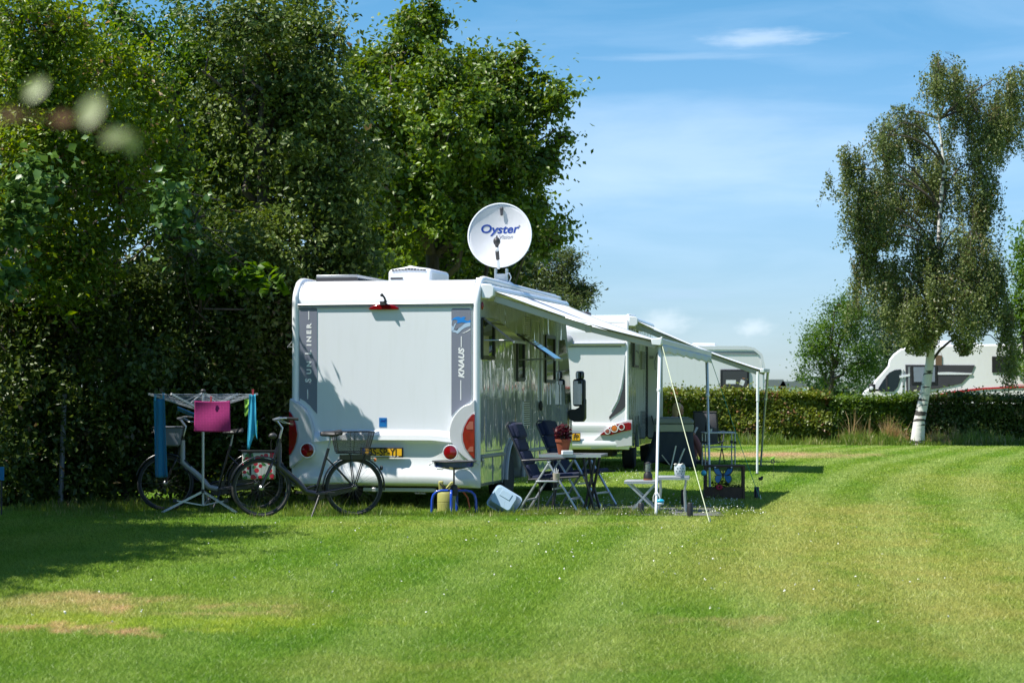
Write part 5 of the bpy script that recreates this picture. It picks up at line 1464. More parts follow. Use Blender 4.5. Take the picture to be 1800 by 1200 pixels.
# ---- bicycles. local: x forward, z up
def bicycle(label, loc, rz, frame_m, down_m, basket):
    t = thing('bicycle', label, 'bicycle', loc, rz, 'city bicycles leaning by the motorhome')
    r = .345; wb = .545
    fh = Vector((wb, 0, r)); rh = Vector((-wb, 0, r))
    for h in (fh, rh):
        w = thing_part('wheel', t)
        w2_ = MB().ring(tuple(h), r - .02, .021, 56, 10).build('wheel', M['rubber'], t)
        MB().ring(tuple(h), r - .045, .007, 48, 6).build('rim', M['rim'], w2_)
        sp = MB()
        for k in range(28):
            a = 2 * PI * k / 28; s = (k % 2) * 2 - 1; a2 = a + s * .35
            sp.tube([h + Vector((.025 * math.cos(a2), s * .025, .025 * math.sin(a2))), h + Vector(((r - .05) * math.cos(a), 0, (r - .05) * math.sin(a)))], .0011, 3, cap=False)
        sp.build('spokes', M['rim'], w2_)
        MB().lathe([(.012, -.05), (.030, -.028), (.022, 0), (.030, .028), (.012, .05)], tuple(h), 14, 'y').build('hub', M['steel'], w2_)
        a0, a1 = (10, 165) if h is fh else (-5, 190)
        pts = [h + Vector(((r + .025) * math.cos(R(a)), 0, (r + .025) * math.sin(R(a)))) for a in range(a0, a1, 8)]
        mg = MB(); vs = []; fs = []
        for q in pts:
            dr2 = (q - h).normalized()
            for yy, k_ in ((-.030, -.012), (-.018, 0), (.018, 0), (.030, -.012)): vs.append(q + dr2 * k_ + Vector((0, yy, 0)))
        for i in range(len(pts) - 1):
            for j in range(3): fs.append((i * 4 + j, (i + 1) * 4 + j, (i + 1) * 4 + j + 1, i * 4 + j + 1))
        mg.add(vs, fs).build('mudguard', frame_m, t, solid=.003)
    bb = Vector((-.09, 0, .27)); hd = Vector((wb - .215, 0, .92)); hl = Vector((wb - .165, 0, .70)); stp = Vector((-.245, 0, .80))
    MB().tube([hd - Vector((-.01, 0, .05)), hl - Vector((.04, 0, .1)), Vector((.13, 0, .42)), Vector((.02, 0, .295)), bb], [.032, .036, .036, .034, .034], 12).build('down_tube', down_m, t)
    fr = MB()
    fr.tube([hd, hl], .024, 10)
    fr.tube([hl - Vector((.05, 0, .17)), Vector((.16, 0, .38)), Vector((.02, 0, .33)), bb + Vector((-.03, 0, .10))], .013, 8)
    fr.tube([bb, stp], .018, 10)
    for s in (-1, 1):
        fr.tube([bb + Vector((0, s * .03, 0)), rh + Vector((.02, s * .055, 0))], .010, 6)
        fr.tube([stp - Vector((-.02, 0, .12)), Vector((-.35, s * .05, .56)), rh + Vector((0, s * .055, 0))], .009, 6)
    fr.build('frame', frame_m, t)
    fk = MB().tube([hl, hl + Vector((.035, 0, -.06))], .020, 8)
    for s in (-1, 1): fk.tube([hl + Vector((.03, 0, -.05)), hl + Vector((.055, s * .045, -.11)), fh + Vector((-.05, s * .052, .12)), fh + Vector((0, s * .052, 0))], [.014, .014, .012, .009], 8)
    fk.build('fork', frame_m, t)
    MB().tube([hd, hd + Vector((-.03, 0, .12)), hd + Vector((.03, 0, .20))], .014, 8).build('stem', M['steel'], t)
    ht = hd + Vector((.035, 0, .20))
    hbx = MB().tube([ht + Vector((-.20, -.28, .03)), ht + Vector((-.06, -.25, .04)), ht + Vector((.03, -.10, .02)), ht, ht + Vector((.03, .10, .02)), ht + Vector((-.06, .25, .04)), ht + Vector((-.20, .28, .03))], .011, 8).build('handlebar', M['steel'], t)
    for s in (-1, 1):
        MB().tube([ht + Vector((-.22, s * .285, .028)), ht + Vector((-.09, s * .258, .038))], .017, 8).build('grip', M['saddle'], hbx)
        MB().tube([ht + Vector((-.03, s * .21, .02)), ht + Vector((-.10, s * .22, -.02)), ht + Vector((-.15, s * .25, -.03))], .006, 6).build('brake_lever', M['steel'], hbx)
    MB().ell(tuple(hd + Vector((.08, 0, .03))), (.05, .035, .035)).build('headlight', M['dark'], t)
    MB().tube([hd + Vector((.07, -.02, .08)), hd + Vector((.10, -.03, -.05)), hl + Vector((.04, -.02, -.08))], .004, 5).build('brake_cable', M['black'], t)
    sd = Vector((-.275, 0, 1.0))
    sa = MB(); 
    prof_s = [(-.13, .085), (-.10, .10), (-.04, .095), (.02, .055), (.08, .028), (.13, .020)]
    vs = []; fs = []
    for (x, w_) in prof_s:
        for k in range(9):
            u = -1 + k / 4; vs.append(sd + Vector((x, u * w_, -.012 - .045 * abs(u) ** 2.2 + (.018 if x < -.08 else 0) - .02 * max(0, x))))
    for i in range(5):
        for k in range(8): fs.append((i * 9 + k, (i + 1) * 9 + k, (i + 1) * 9 + k + 1, i * 9 + k + 1))
    sa.add(vs, fs).build('saddle', M['saddle'], t, solid=.035, subsurf=1)
    MB().tube([stp, sd + Vector((0, 0, -.05))], .013, 8).build('seat_post', M['alu'], t)
    # chain case, cranks, pedals, stand
    cc = MB().prism([(bb.x + .10, .30), (bb.x + .07, .36), (bb.x, .37), (rh.x + .0, .385), (rh.x - .06, .36), (rh.x - .05, .31), (rh.x, .29), (bb.x, .18), (bb.x + .08, .20)], lambda u, v, q: (u, q, v), -.055, -.040).build('chain_case', M['bikeblack'], t, bevel=.004)
    for s in (-1, 1):
        o = MB().bar(bb + Vector((0, s * .075, 0)), bb + Vector((.165 * -s, s * .08, .01)), .015, .022).build('crank', M['dark'], t)
        MB().box(tuple(bb + Vector((.165 * -s, s * .13, .01))), (.09, .08, .022)).build('pedal', M['black'], o)
    MB().tube([bb + Vector((-.04, .05, -.02)), Vector((-.02, .17, .0))], .010, 6).build('kick_stand', M['dark'], t)
    rk = MB()
    zr = .745
    for s in (-1, 1):
        rk.tube([(-.34, s * .06, zr), (-.74, s * .06, zr - .01), (-.80, s * .04, zr - .03)], .008, 6)
        rk.tube([(-.50, s * .06, zr), rh + Vector((.0, s * .065, 0))], .007, 6); rk.tube([(-.68, s * .06, zr), rh + Vector((-.01, s * .065, 0))], .007, 6)
    for x in (-.36, -.46, -.56, -.66, -.74): rk.tube([(x, -.06, zr), (x, .06, zr)], .006, 6)
    rk.box((-.56, 0, zr - .05), (.36, .09, .06))
    rk.build('luggage_rack', M['bikeblack'], t)
    MB().ell((-.80, 0, .66), (.02, .04, .022)).build('rear_light', M['amber'], t)
    MB().ell(tuple(rh + Vector((-.33, 0, .22))), (.02, .03, .03)).build('mud_reflector', M['dark'], t)
    if basket == 'wire':
        z0, z1 = zr + .015, zr + .25
        bo = [(-.34, -.12), (-.70, -.12), (-.70, .14), (-.34, .14)]
        tp_ = [(-.30, -.18), (-.76, -.18), (-.76, .20), (-.30, .20)]
        b = MB()
        b.tube([(x, y, z1) for x, y in tp_], .006, 6, closed=True).tube([(x, y, z0) for x, y in bo], .005, 6, closed=True)
        for i in range(4):
            b.tube([(*bo[i], z0), (*tp_[i], z1)], .005, 6)
            j = (i + 1) % 4
            m0 = ((bo[i][0] + bo[j][0]) / 2, (bo[i][1] + bo[j][1]) / 2, z0); m1 = ((tp_[i][0] + tp_[j][0]) / 2, (tp_[i][1] + tp_[j][1]) / 2, z1)
            b.tube([m0, m1], .003, 5)
        bo_ = b.build('basket', M['wire'], t)
        w_ = MB()
        for i in range(4):
            j = (i + 1) % 4
            w_.add([(*bo[i], z0), (*bo[j], z0), (*tp_[j], z1), (*tp_[i], z1)], [(0, 1, 2, 3)])
        w_.add([(*p, z0) for p in bo], [(0, 1, 2, 3)])
        w_.build('wire_mesh', M['wiremesh'], bo_, smooth=False)
    return t
def thing_part(n, p): return None
bicycle('black step through bicycle with a wire basket on its rack, next to the motorhome bumper', at(541, 24.7), PI - R(-13), M['bikeblack'], mat('navy_enamel', (.018, .021, .034), .35, coat=.3), 'wire')
b1 = bicycle('silver and black bicycle behind the clothes airer, grey basket on its handlebars', at(370, 25.9), PI - R(-6), M['bikeblack'], M['bikegrey'], None)
hb_ = MB().prism([(-.13, 0), (.15, 0), (.19, .24), (-.17, .24)], lambda u, v, q: (.50 + u, q, .80 + v), -.17, .17).build('basket', M['greybag'], b1, bevel=.02)
MB().tube([(.33, -.172, 1.03), (.69, -.172, 1.03), (.69, .172, 1.03), (.33, .172, 1.03)], .009, 6, closed=True).build('basket_rim', M['dark'], hb_)
pn_ = thing('pannier_bag', 'white pannier printed with red tulips on the rack of the silver bicycle', 'pannier', at(455, 25.75, gz(842, 25.75)), R(3))
MB().box((0, 0, .165), (.40, .10, .33)).build('bag', M['floral'], pn_, bevel=.02, segs=3)
MB().box((0, .0, .345), (.43, .13, .022)).bar((-.10, -.056, .05), (-.10, -.056, .33), .025, .004, (0, 1, 0)).build('flap', M['black'], pn_, bevel=.006)
# ---------------------------------------------------------------- trees and hedges
def blobs_px(lst, Y, spread=1.4, seed=0, dz=.9):
    """crown lobes given by where they show in the photograph; each gets its own distance and real radius"""
    rg = random.Random(seed); out = []
    for b in lst:
        px, py, r = b[:3]
        y = Y + (b[3] if len(b) > 3 else rg.uniform(-spread, spread))
        c = P(px, py, y); rr_ = r * y / F
        out.append(((c.x, c.y, c.z), (rr_ * rg.uniform(.92, 1.08), rr_ * 1.05, rr_ * dz)))
    return out
TG = 'trees along the left side of the pitch'
# oak behind the motorhome
oak = [(738, 45, 48, 0), (700, 120, 75), (800, 130, 72), (870, 180, 72), (945, 170, 48, 0), (975, 180, 34, -.3), (760, 240, 105), (880, 285, 92), (950, 300, 46, 0), (690, 350, 105), (820, 385, 98), (930, 385, 52), (650, 210, 66), (770, 470, 95), (640, 120, 34), (650, 440, 80), (985, 240, 22, 0), (900, 130, 42), (985, 400, 14, 0), (960, 425, 30)]
tree('oak_tree', 'tall sunlit oak rising behind the white motorhome and the round dish', 'tree', at(760, 43), at(770, 43, gz(200, 43)), .26, blobs_px(oak, 42.5, 1.8, 1), M['lf_oak'], M['bark'], 11, dens=15, size=.115, per=22, sig=.15, shell=.4, spray=.34, group=TG, twigs=18, width=.6)
dark = [(500, 30, 62), (440, 60, 70), (560, 55, 42, 0), (590, 62, 18, 0), (530, 130, 88), (430, 170, 90), (580, 190, 66), (500, 250, 110), (600, 290, 70), (420, 320, 110), (560, 390, 100), (470, 470, 110), (610, 450, 66), (400, 560, 100), (490, 620, 80), (380, 40, 44), (450, 740, 80), (400, 820, 70), (350, 690, 70), (345, 385, 30, -3.4), (335, 445, 28, -3.2), (300, 420, 22, -3.3)]
tree('alder_tree', 'dark glossy leaved tree between the lime green tree and the oak', 'tree', at(470, 29.5), at(490, 29.5, gz(120, 29.5)), .18, blobs_px(dark, 29.6, .8, 2), M['lf_dark'], M['bark'], 12, dens=26, size=.082, per=20, sig=.15, shell=.45, spray=.16, group=TG, twigs=12)
lime = [(40, 20, 80), (110, 60, 50), (60, 150, 100), (180, 130, 80, 1.0), (250, 140, 52, 1.8), (150, 230, 100, .4), (250, 210, 70, 1.8), (290, 270, 60, 1.8), (60, 290, 90), (210, 330, 90, .4), (20, 400, 80), (290, 350, 50, 1.4), (120, 420, 90), (90, 520, 80)]
tree('field_maple', 'yellow green tree with sunlit upper leaves at the left edge', 'tree', at(40, 28.6), at(80, 27.4, gz(60, 27.4)), .16, blobs_px(lime, 26.0, .7, 3), M['lf_lime'], M['bark'], 13, dens=30, size=.075, per=20, sig=.14, shell=.5, spray=.14, group=TG, twigs=10)
back = [(330, 80, 40, 0), (260, 60, 60), (350, 130, 70), (320, 20, 22, 0), (290, 200, 80), (360, 270, 70), (330, 400, 80), (200, 20, 34, 0)]
tree('maple_tree', 'feathery green tree showing between the yellow green tree and the dark one', 'tree', at(310, 30.5), at(320, 30.5, gz(140, 30.5)), .15, blobs_px(back, 30.6, .6, 4), M['lf_ash'], M['bark'], 14, dens=22, size=.09, per=16, sig=.17, shell=.4, spray=.2, group=TG, twigs=10)
for (px, Y, bl, lab) in ((60, 32, [(20, 150, 170, 0), (60, 400, 170, 0), (40, 650, 170, 0), (180, 300, 130, 0), (200, 600, 150, 0), (190, 780, 110, 0)], 'dense dark tree filling the gaps behind the yellow green tree'),
                        (420, 33.5, [(480, 130, 110, 0), (430, 300, 140, 0), (560, 300, 110, 0), (380, 500, 150, 0), (540, 500, 130, 0), (340, 700, 140, 0), (480, 720, 140, 0)], 'dense dark tree filling the gaps behind the glossy leaved tree'),
                        (720, 47, [(700, 330, 110, 0), (800, 350, 100, 0), (640, 480, 110, 0), (780, 500, 110, 0), (860, 470, 70, 0)], 'dense dark tree low behind the sunlit oak')):
    tree('dense_tree', lab, 'tree', at(px, Y), at(px, Y, gz(bl[0][1], Y)), .16, blobs_px(bl, Y, 0, 9), M['lf_wall'], M['bark'], 40 + int(Y), dens=11, size=.16 * Y / 32, per=15, sig=.2, shell=.35, spray=.05, group=TG, twigs=4)
# willow bush right of the oak
wil = [(960, 480, 52), (920, 510, 58), (1000, 500, 34), (1020, 520, 28, 0), (940, 540, 60), (880, 470, 45), (985, 545, 36), (1005, 460, 20, 0), (1040, 515, 12, 0)]
tree('willow_bush', 'pale fine leaved willow bush beyond the motorhome awning', 'tree', at(950, 50), at(950, 50, gz(560, 50)), .12, blobs_px(wil, 50, .8, 5), M['lf_willow'], M['bark'], 15, dens=22, size=.10, per=16, sig=.15, shell=.35, spray=.45, width=.3, group=TG, twigs=24)
# lower wall of shrubs, left
shr = [('hawthorn_shrub', 'dark shrub at the left edge behind the blue marker sign', 10, 26.9, [(10, 560, 95), (20, 690, 100), (10, 810, 85), (60, 850, 55)]),
       ('hawthorn_shrub', 'dark shrub behind the thin grey metal post', 130, 27.4, [(110, 620, 90), (130, 730, 95), (110, 830, 75), (170, 850, 50), (160, 520, 70)]),
       ('hawthorn_shrub', 'dark shrub just left of the clothes airer', 230, 27.7, [(220, 540, 90), (230, 660, 90), (220, 770, 85), (240, 840, 60)]),
       ('hawthorn_shrub', 'dark shrub straight behind the clothes airer and its towels', 330, 28.0, [(320, 500, 80), (330, 610, 85), (330, 720, 85), (340, 820, 70)]),
       ('hawthorn_shrub', 'dark shrub beside the left rear corner of the near motorhome', 445, 28.2, [(440, 560, 80), (450, 680, 85), (450, 790, 80), (500, 830, 50), (500, 700, 50)])]
for i, (nm, lab, px, Y, bl) in enumerate(shr):
    tree(nm, lab, 'shrub', at(px, Y), at(px, Y, gz(bl[0][1], Y)), .07, blobs_px(bl, Y, .35, 20 + i), M['lf_wall'], M['bark'], 30 + i, dens=34, size=.085, per=20, sig=.13, shell=.45, spray=.10, group='shrubs under the left trees', twigs=8)
# broad pale leaves: climber at the left edge and lit sprays
hop = [(50, 320, 42, -1.5), (90, 330, 22, -1.6), (30, 400, 35, -1.5), (20, 480, 30, -1.5), (300, 340, 26, -1.7), (310, 400, 24, -1.6)]
t_ = thing('climbing_hop', 'climber with broad pale leaves hanging on the trees at the left', 'climber')
rg_ = np.random.default_rng(77)
v, n, _ = blob_leaves(blobs_px(hop, 26.3, 0, 6), 30, .105, rg_, per=11, sig=.12, shell=.6, spray=.2, width=.85, up=.9)
leaf_mesh('foliage', v, n, M['lf_hop'], t_)
mbv = MB()
for c, r_ in blobs_px(hop, 26.3, 0, 6): mbv.tube([(c[0] + .3, c[1] + 2.0, c[2] + .1), (c[0], c[1] + .8, c[2] + .1), c], .008, 5)
mbv.build('stem', M['bark'], t_, recalc=False)
spr = [(365, 500, 14, -1.2), (395, 478, 20, -1.3), (430, 487, 18, -1.4), (462, 490, 14, -1.5), (490, 498, 9, -1.6)]
t_ = thing('hazel_shoot', 'bright green leafy shoot reaching out towards the motorhome roof', 'branch')
v, n, _ = blob_leaves(blobs_px(spr, 27.5, 0, 7), 60, .14, rg_, per=4, sig=.06, shell=.4, spray=.2, width=.75, up=1.2)
leaf_mesh('foliage', v, n, M['lf_ash'], t_)
MB().tube([at(350, 28.6), P(350, 640, 28.4), P(352, 520, 27.6), P(395, 483, 26.2), P(440, 490, 26.1), P(495, 499, 25.9)], [.03, .028, .02, .012, .008, .004], 6).build('stem', M['bark'], t_)
# trees off to the left whose shade lies on the lawn
for i, (x, y, h, r_) in enumerate(((-7.6, 20.6, 6.6, 2.05), (-7.2, 17.6, 5.4, 1.9), (-8.6, 23.6, 6.4, 2.0), (-8.6, 14.4, 6.0, 2.0))):
    bl = [((x, y, h * .55), (r_ * .95, r_, h * .42)), ((x + .3, y + .5, h * .82), (r_ * .6, r_ * .7, h * .2)), ((x + .5, y - .6, h * .3), (r_ * .75, r_ * .8, h * .28))]
    tree('field_maple', 'tree of the left row outside the picture, shading the lawn', 'tree', (x, y, 0), (x, y, h * .8), .14, bl, M['lf_lime'], M['bark'], 50 + i, dens=13, size=.13, per=18, sig=.2, shell=.5, group='trees beyond the left edge', twigs=4)

# ---- birch with hanging strands
def birch():
    rng = np.random.default_rng(91); Y = 57.0; s = Y / F
    t = thing('birch_tree', 'tall weeping birch with a white leaning trunk in front of the hedge', 'birch')
    bl = [(1645, 130, 44, 45), (1600, 210, 62, 52), (1690, 150, 50, 38), (1715, 210, 60, 62), (1780, 140, 52, 40), (1790, 190, 44, 46), (1545, 250, 34, 40), (1510, 300, 44, 50), (1570, 330, 60, 62), (1650, 300, 62, 72), (1720, 330, 42, 80), (1482, 275, 26, 22), (1500, 370, 24, 40), (1540, 430, 42, 46), (1620, 440, 62, 62), (1700, 440, 62, 70), (1590, 520, 60, 48), (1665, 530, 70, 62), (1735, 490, 34, 60), (1510, 455, 24, 36), (1630, 590, 40, 46), (1700, 590, 38, 44), (1775, 560, 20, 60), (1600, 590, 26, 30), (1462, 305, 14, 10), (1785, 620, 14, 40), (1530, 380, 40, 36), (1560, 480, 40, 40), (1505, 520, 16, 20)]
    cs = []; os_ = []; tw = MB()
    trunk = [(1612, 778), (1616, 740), (1626, 690), (1634, 640), (1641, 560), (1650, 460), (1652, 370), (1660, 290), (1650, 210), (1645, 140)]
    tp = [P(px, py, Y) for px, py in trunk]; tp[0].z = 0
    MB().tube(tp, [.20, .155, .135, .115, .095, .075, .06, .042, .03, .015], 14).build('trunk', M['birchbark'], t, recalc=False)
    for (px, py, rx, ry) in bl:
        k = int(rx * ry * .056)
        cy = Y + rng.uniform(-1.2, 1.2)
        u0 = unit(rng.normal(size=(k // 5 + 1, 3))) * (rng.uniform(size=(k // 5 + 1, 1)) ** .4) * .95
        u = u0[rng.integers(0, len(u0), k)] + rng.normal(size=(k, 3)) * .11
        x = (px - 900) * s + u[:, 0] * rx * s; z = H - (py - 686) * s + u[:, 2] * ry * s; y = cy + u[:, 1] * rx * s * .9
        starts = np.stack([x, y, z], 1)
        ln = rng.uniform(.35, 1.5, size=k) * (.6 + .4 * (ry / 60))
        m = rng.poisson(ln * 46) + 3
        idx = np.repeat(np.arange(k), m)
        f = rng.uniform(size=len(idx))
        sway = rng.normal(size=(k, 2)) * .12
        p = starts[idx].copy()
        p[:, 0] += sway[idx, 0] * f + rng.normal(size=len(idx)) * .055 + .05 * np.sin(f * 6 + idx)
        p[:, 1] += sway[idx, 1] * f + rng.normal(size=len(idx)) * .055
        p[:, 2] -= f * ln[idx]
        cs.append(p); os_.append(rng.normal(size=p.shape))
        c = Vector(((px - 900) * s, cy, H - (py - 686 - ry * .5) * s))
        j = min(range(len(tp)), key=lambda q: abs(tp[q].z - (c.z - .9)))
        pts_ = []
        for q in range(9):
            f = q / 8; b_ = tp[j] * (1 - f) + c * f + Vector((0, 0, .55 * (.15 if c.z > 8.6 else 1) * math.sin(PI * f ** .8) * min(1, abs(c.x - tp[j].x))))
            pts_.append(b_ + Vector((0, 0, -.35 * max(0, f - .75) * 4)))
        tw.tube(pts_, [.038 * (1 - f_ / 8.6) + .003 for f_ in range(9)], 6)
        for q in range(0, k, 5):
            a = Vector(starts[q]); tw.tube([c * .6 + a * .4 + Vector((0, 0, .1)), a, a - Vector((-sway[q, 0], 0, min(ln[q], max(.1, a.z - 3.0))))], [.006, .004, .002], 3, cap=False)
    c = np.concatenate(cs); o = np.concatenate(os_)
    pxx = 900 + c[:, 0] / s
    keep = c[:, 2] > np.where(pxx < 1590, 2.3, np.where(pxx < 1755, 2.75, 1.7)) + .35 * np.sin(c[:, 0] * 5)
    pzz = 686 - (c[:, 2] - H) / s
    for (gx, gy, grx, gry) in ((1607, 275, 17, 30), (1562, 448, 30, 15), (1665, 195, 9, 24), (1540, 300, 8, 30), (1700, 395, 8, 22), (1640, 400, 7, 16), (1748, 400, 10, 30), (1590, 400, 7, 20), (1690, 250, 8, 26)):
        keep &= ((pxx - gx) / grx) ** 2 + ((pzz - gy) / gry) ** 2 > rng.uniform(.1, 1.5, len(c)) + .5 * np.sin(pxx * .35 + gy) + .3 * np.sin(pzz * .5 + gx)
    c = c[keep]; o = o[keep]
    v, n = leaf_arrays(c, o, .066, rng, width=.7, droop=.9, up=.2)
    leaf_mesh('crown', v, n, M['lf_birch'], t)
    tw.build('branches', M['bark'], t, recalc=False)
birch()
# trees beyond the hedge at right
def btree(nm, lab, bl, Y, seed, mt, size=.085, dens=13, group='trees beyond the hedge', **kw):
    px = bl[0][0]
    tree(nm, lab, 'tree', at(px, Y), at(px, Y, gz(bl[0][1] + 20, Y)), .16, blobs_px(bl, Y, .8, seed), mt, M['bark'], seed, dens=dens, size=size, per=18, sig=.2, shell=.3, spray=.3, group=group, twigs=10, **kw)
btree('round_tree', 'small round green tree beyond the hedge, left of the birch', [(1460, 600, 58), (1440, 640, 42), (1490, 560, 40), (1475, 535, 28), (1500, 640, 48), (1425, 610, 26)], 70, 61, M['lf_ash'])
btree('slim_tree', 'loose green tree beyond the hedge, behind the left half of the birch', [(1560, 600, 50), (1535, 560, 38), (1590, 560, 50), (1600, 620, 46), (1530, 640, 40)], 74, 62, M['lf_far'])
btree('ash_tree', 'bright green tree at the right edge behind the birch', [(1810, 480, 40), (1825, 420, 38), (1815, 560, 50), (1795, 440, 16), (1850, 520, 70), (1840, 620, 60)], 62, 63, M['lf_ash'], .11)

# ---- hedges
def hedge(label, x0, x1, y0, depth, hgt, mt, seed, n, size=.085, rough=.22):
    rng = np.random.default_rng(seed)
    t = thing('hedge', label, 'hedge')
    def bump(a, b): return rough * (np.sin(a * 1.7 + seed) * np.sin(b * 2.3 + a) * .5 + .5 * np.sin(a * .63 + b * 1.1 + 2))
    nf = int(n * .62); nt_ = int(n * .38)
    fx = rng.uniform(x0, x1, nf); fz = rng.uniform(0, hgt, nf)
    f = np.stack([fx, y0 - bump(fx, fz * 2) + np.abs(rng.normal(size=nf)) * .16, fz + 0 * fx], 1)
    tx = rng.uniform(x0, x1, nt_); ty = rng.uniform(y0, y0 + depth, nt_)
    g = np.stack([tx, ty, hgt + .5 * bump(tx * 1.3, ty) + rng.exponential(.05, nt_) - .10], 1)
    c = np.concatenate([f, g]); o = np.concatenate([np.tile([0, -1, .2], (nf, 1)), np.tile([0, -.2, 1], (nt_, 1))])
    v, k = leaf_arrays(c, o, size, rng, width=.7, up=.35)
    leaf_mesh('foliage', v, k, mt, t)
    b = MB(); 
    for i in range(int((x1 - x0) * 4)):
        x = x0 + (x1 - x0) * (i + .5) / int((x1 - x0) * 4)
        b.tube([(x, y0 + depth / 2, 0), (x + random.uniform(-.1, .1), y0 + depth / 2 + random.uniform(-.2, .1), hgt * .5), (x + random.uniform(-.2, .2), y0 + depth / 2 + random.uniform(-.3, .3), hgt - .1)], [.03, .02, .006], 5, cap=False)
    b.box(((x0 + x1) / 2, y0 + depth / 2 + .1, hgt * .44), (x1 - x0 - .1, depth * .55, hgt * .84))
    b.build('branches', M['chassis'], t)
    return t
hedge('clipped hedge with reddish young leaves behind the awning poles', 4.0, 8.9, 58.5, 1.1, 1.42, M['lf_hedge'], 3, 30000)
hedge('bright green stretch of the clipped hedge left of the birch', 8.85, 11.2, 58.5, 1.1, 1.28, M['lf_hedge2'], 4, 15000)
hedge('stretch of the clipped hedge right of the birch, its shade put into darker leaves', 11.15, 27.0, 58.6, 1.2, 1.28, M['lf_wall'], 5, 82000)  # darker leaf material puts the birch's shade into the hedge colour

# ---- caravan beyond the hedge, seen side on
cv = thing('caravan', 'cream white caravan beyond the hedge with a grey stripe and one dark window', 'caravan')
Yc = 64.0
def cp_(px, py): q = P(px, py, Yc); return (q.x, q.z)
bod = [cp_(1010, 735), cp_(1010, 612), cp_(1310, 610)] + [cp_(*q) for q in ((1325, 612), (1335, 618), (1341, 630), (1344, 650), (1345, 700), (1345, 738))]
MB().prism([(u, max(.35, v)) for u, v in bod], lambda u, v, t: (u, t, v), Yc, Yc + 2.2).build('body', M['white2'], cv, bevel=.06, segs=3)
MB().prism([cp_(1150, 618), cp_(1336, 618), cp_(1331, 623), cp_(1150, 622)], lambda u, v, t: (u, t, v), Yc - .012, Yc - .002).build('decal_stripe', M['trim'], cv, smooth=False)
MB().prism([cp_(1150, 608), cp_(1312, 608), cp_(1326, 611), cp_(1340, 622), cp_(1346, 650), cp_(1342, 650), cp_(1336, 625), cp_(1324, 615), cp_(1150, 613)], lambda u, v, t: (u, t, v), Yc - .03, Yc - .013).build('edge_rail', M['white'], cv, smooth=False)
(xa, za), (xb, zb__) = cp_(1266, 649), cp_(1317, 684)
o = MB().box(((xa + xb) / 2, Yc - .015, (za + zb__) / 2), (xb - xa, .05, za - zb__)).build('window', M['black'], cv, bevel=.06, segs=4)
MB().box(((xa + xb) / 2, Yc - .043, (za + zb__) / 2), ((xb - xa) * .84, .008, (za - zb__) * .82)).build('pane', M['rubglass'], o)
MB().box(((xa + xb) / 2 - .12, Yc - .05, (za + zb__) / 2 - .08), (.3, .006, .12)).box(((xa + xb) / 2 + .22, Yc - .05, (za + zb__) / 2 - .1), (.13, .006, .16), rot=(0, .4, 0)).build('curtain', M['letter'], o, smooth=False)
for px in (1130,): 
    x = cp_(px, 700)[0]; MB().lathe([(.001, -.1), (.32, -.1), (.34, -.07), (.34, .07), (.32, .1), (.001, .1)], (x, Yc + .2, .34), 24, 'y').build('wheel', M['rubber'], cv)
MB().box((cp_(1240, 608)[0], Yc + .7, cp_(1240, 607)[1] + .03), (.7, .6, .10)).build('roof_hatch', M['white'], cv, bevel=.03)

# ---- motorhome beyond the hedge at the right, facing left
cm = thing('camper_van', 'white camper with red line and dark grey panel beyond the hedge, facing left', 'camper')
Yk = 64.5
def kp(px, py): q = P(px, py, Yk); return (q.x, max(.36, q.z))
prof3 = [kp(*q) for q in ((1514, 730), (1514, 695), (1520, 686), (1533, 678), (1538, 668), (1550, 655), (1560, 643), (1562, 632), (1570, 622), (1582, 613), (1597, 609), (1640, 607), (1800, 605), (1900, 605), (1905, 612), (1905, 733))]
MB().prism(prof3, lambda u, v, t: (u, t, v), Yk, Yk + 2.2).build('body', M['white2'], cm, bevel=.05, segs=3)
def kpan(name, pts, m, off=.012, parent=None, th=.01):
    return MB().prism([kp(*q) for q in pts], lambda u, v, t: (u, t, v), Yk - off - th, Yk - off + .004).build(name, m, parent or cm, smooth=False)
kpan('dark_panel', [(1590, 641), (1709, 642), (1703, 656), (1686, 674), (1650, 682), (1592, 690)], M['stripe_dark'])
kpan('panel_line', [(1646, 654.5), (1664, 654), (1705, 656), (1703, 658.5), (1646, 658.5)], M['white'], .024)
cw_ = kpan('cab_window', [(1543, 683), (1552, 668), (1562, 655), (1572, 650), (1583, 649), (1582, 664), (1577, 680), (1570, 688), (1548, 688)], mat('cab_glass', (.015, .025, .032), .25), .012)
kpan('window_frame', [(1556, 662), (1559, 658), (1560, 687), (1557, 687)], M['dark'], .024, cw_)
kpan('window', [(1600, 643), (1645, 643), (1645, 675), (1601, 675)], M['black'], .025)
kpan('blind', [(1604, 645), (1641, 645), (1641, 671), (1605, 671)], mat('blue_grey_blind', (.20, .24, .30), .5), .037)
kpan('door_trim', [(1586, 650), (1588, 650), (1587, 690), (1585, 690)], M['alu'], .014)
kpan('door_trim', [(1580, 660), (1598, 657), (1598, 661), (1580, 664)], M['white'], .03)
kpan('door_trim', [(1595, 645), (1598, 645), (1598, 690), (1595, 690)], M['alu'], .02)
kpan('rear_window', [(1738, 627), (1779, 627), (1779, 654), (1738, 655)], M['black'], .014)
kpan('upper_window', [(1642, 624), (1653, 625), (1653, 642), (1642, 642)], mat('amber_blind', (.16, .10, .06), .5), .014)
pts = [(1645, 692.5), (1680, 686), (1720, 681.5), (1760, 679.5), (1800, 679), (1900, 679), (1900, 681), (1800, 681), (1760, 682), (1720, 684.5), (1682, 689.5), (1645, 697)]
kpan('red_line', pts, M['stripe_red'], .014)
kpan('red_line', [(1760, 676.5), (1900, 675.5), (1900, 676.5), (1760, 677.3)], M['stripe_red'], .014)
q = kp(1533, 682)
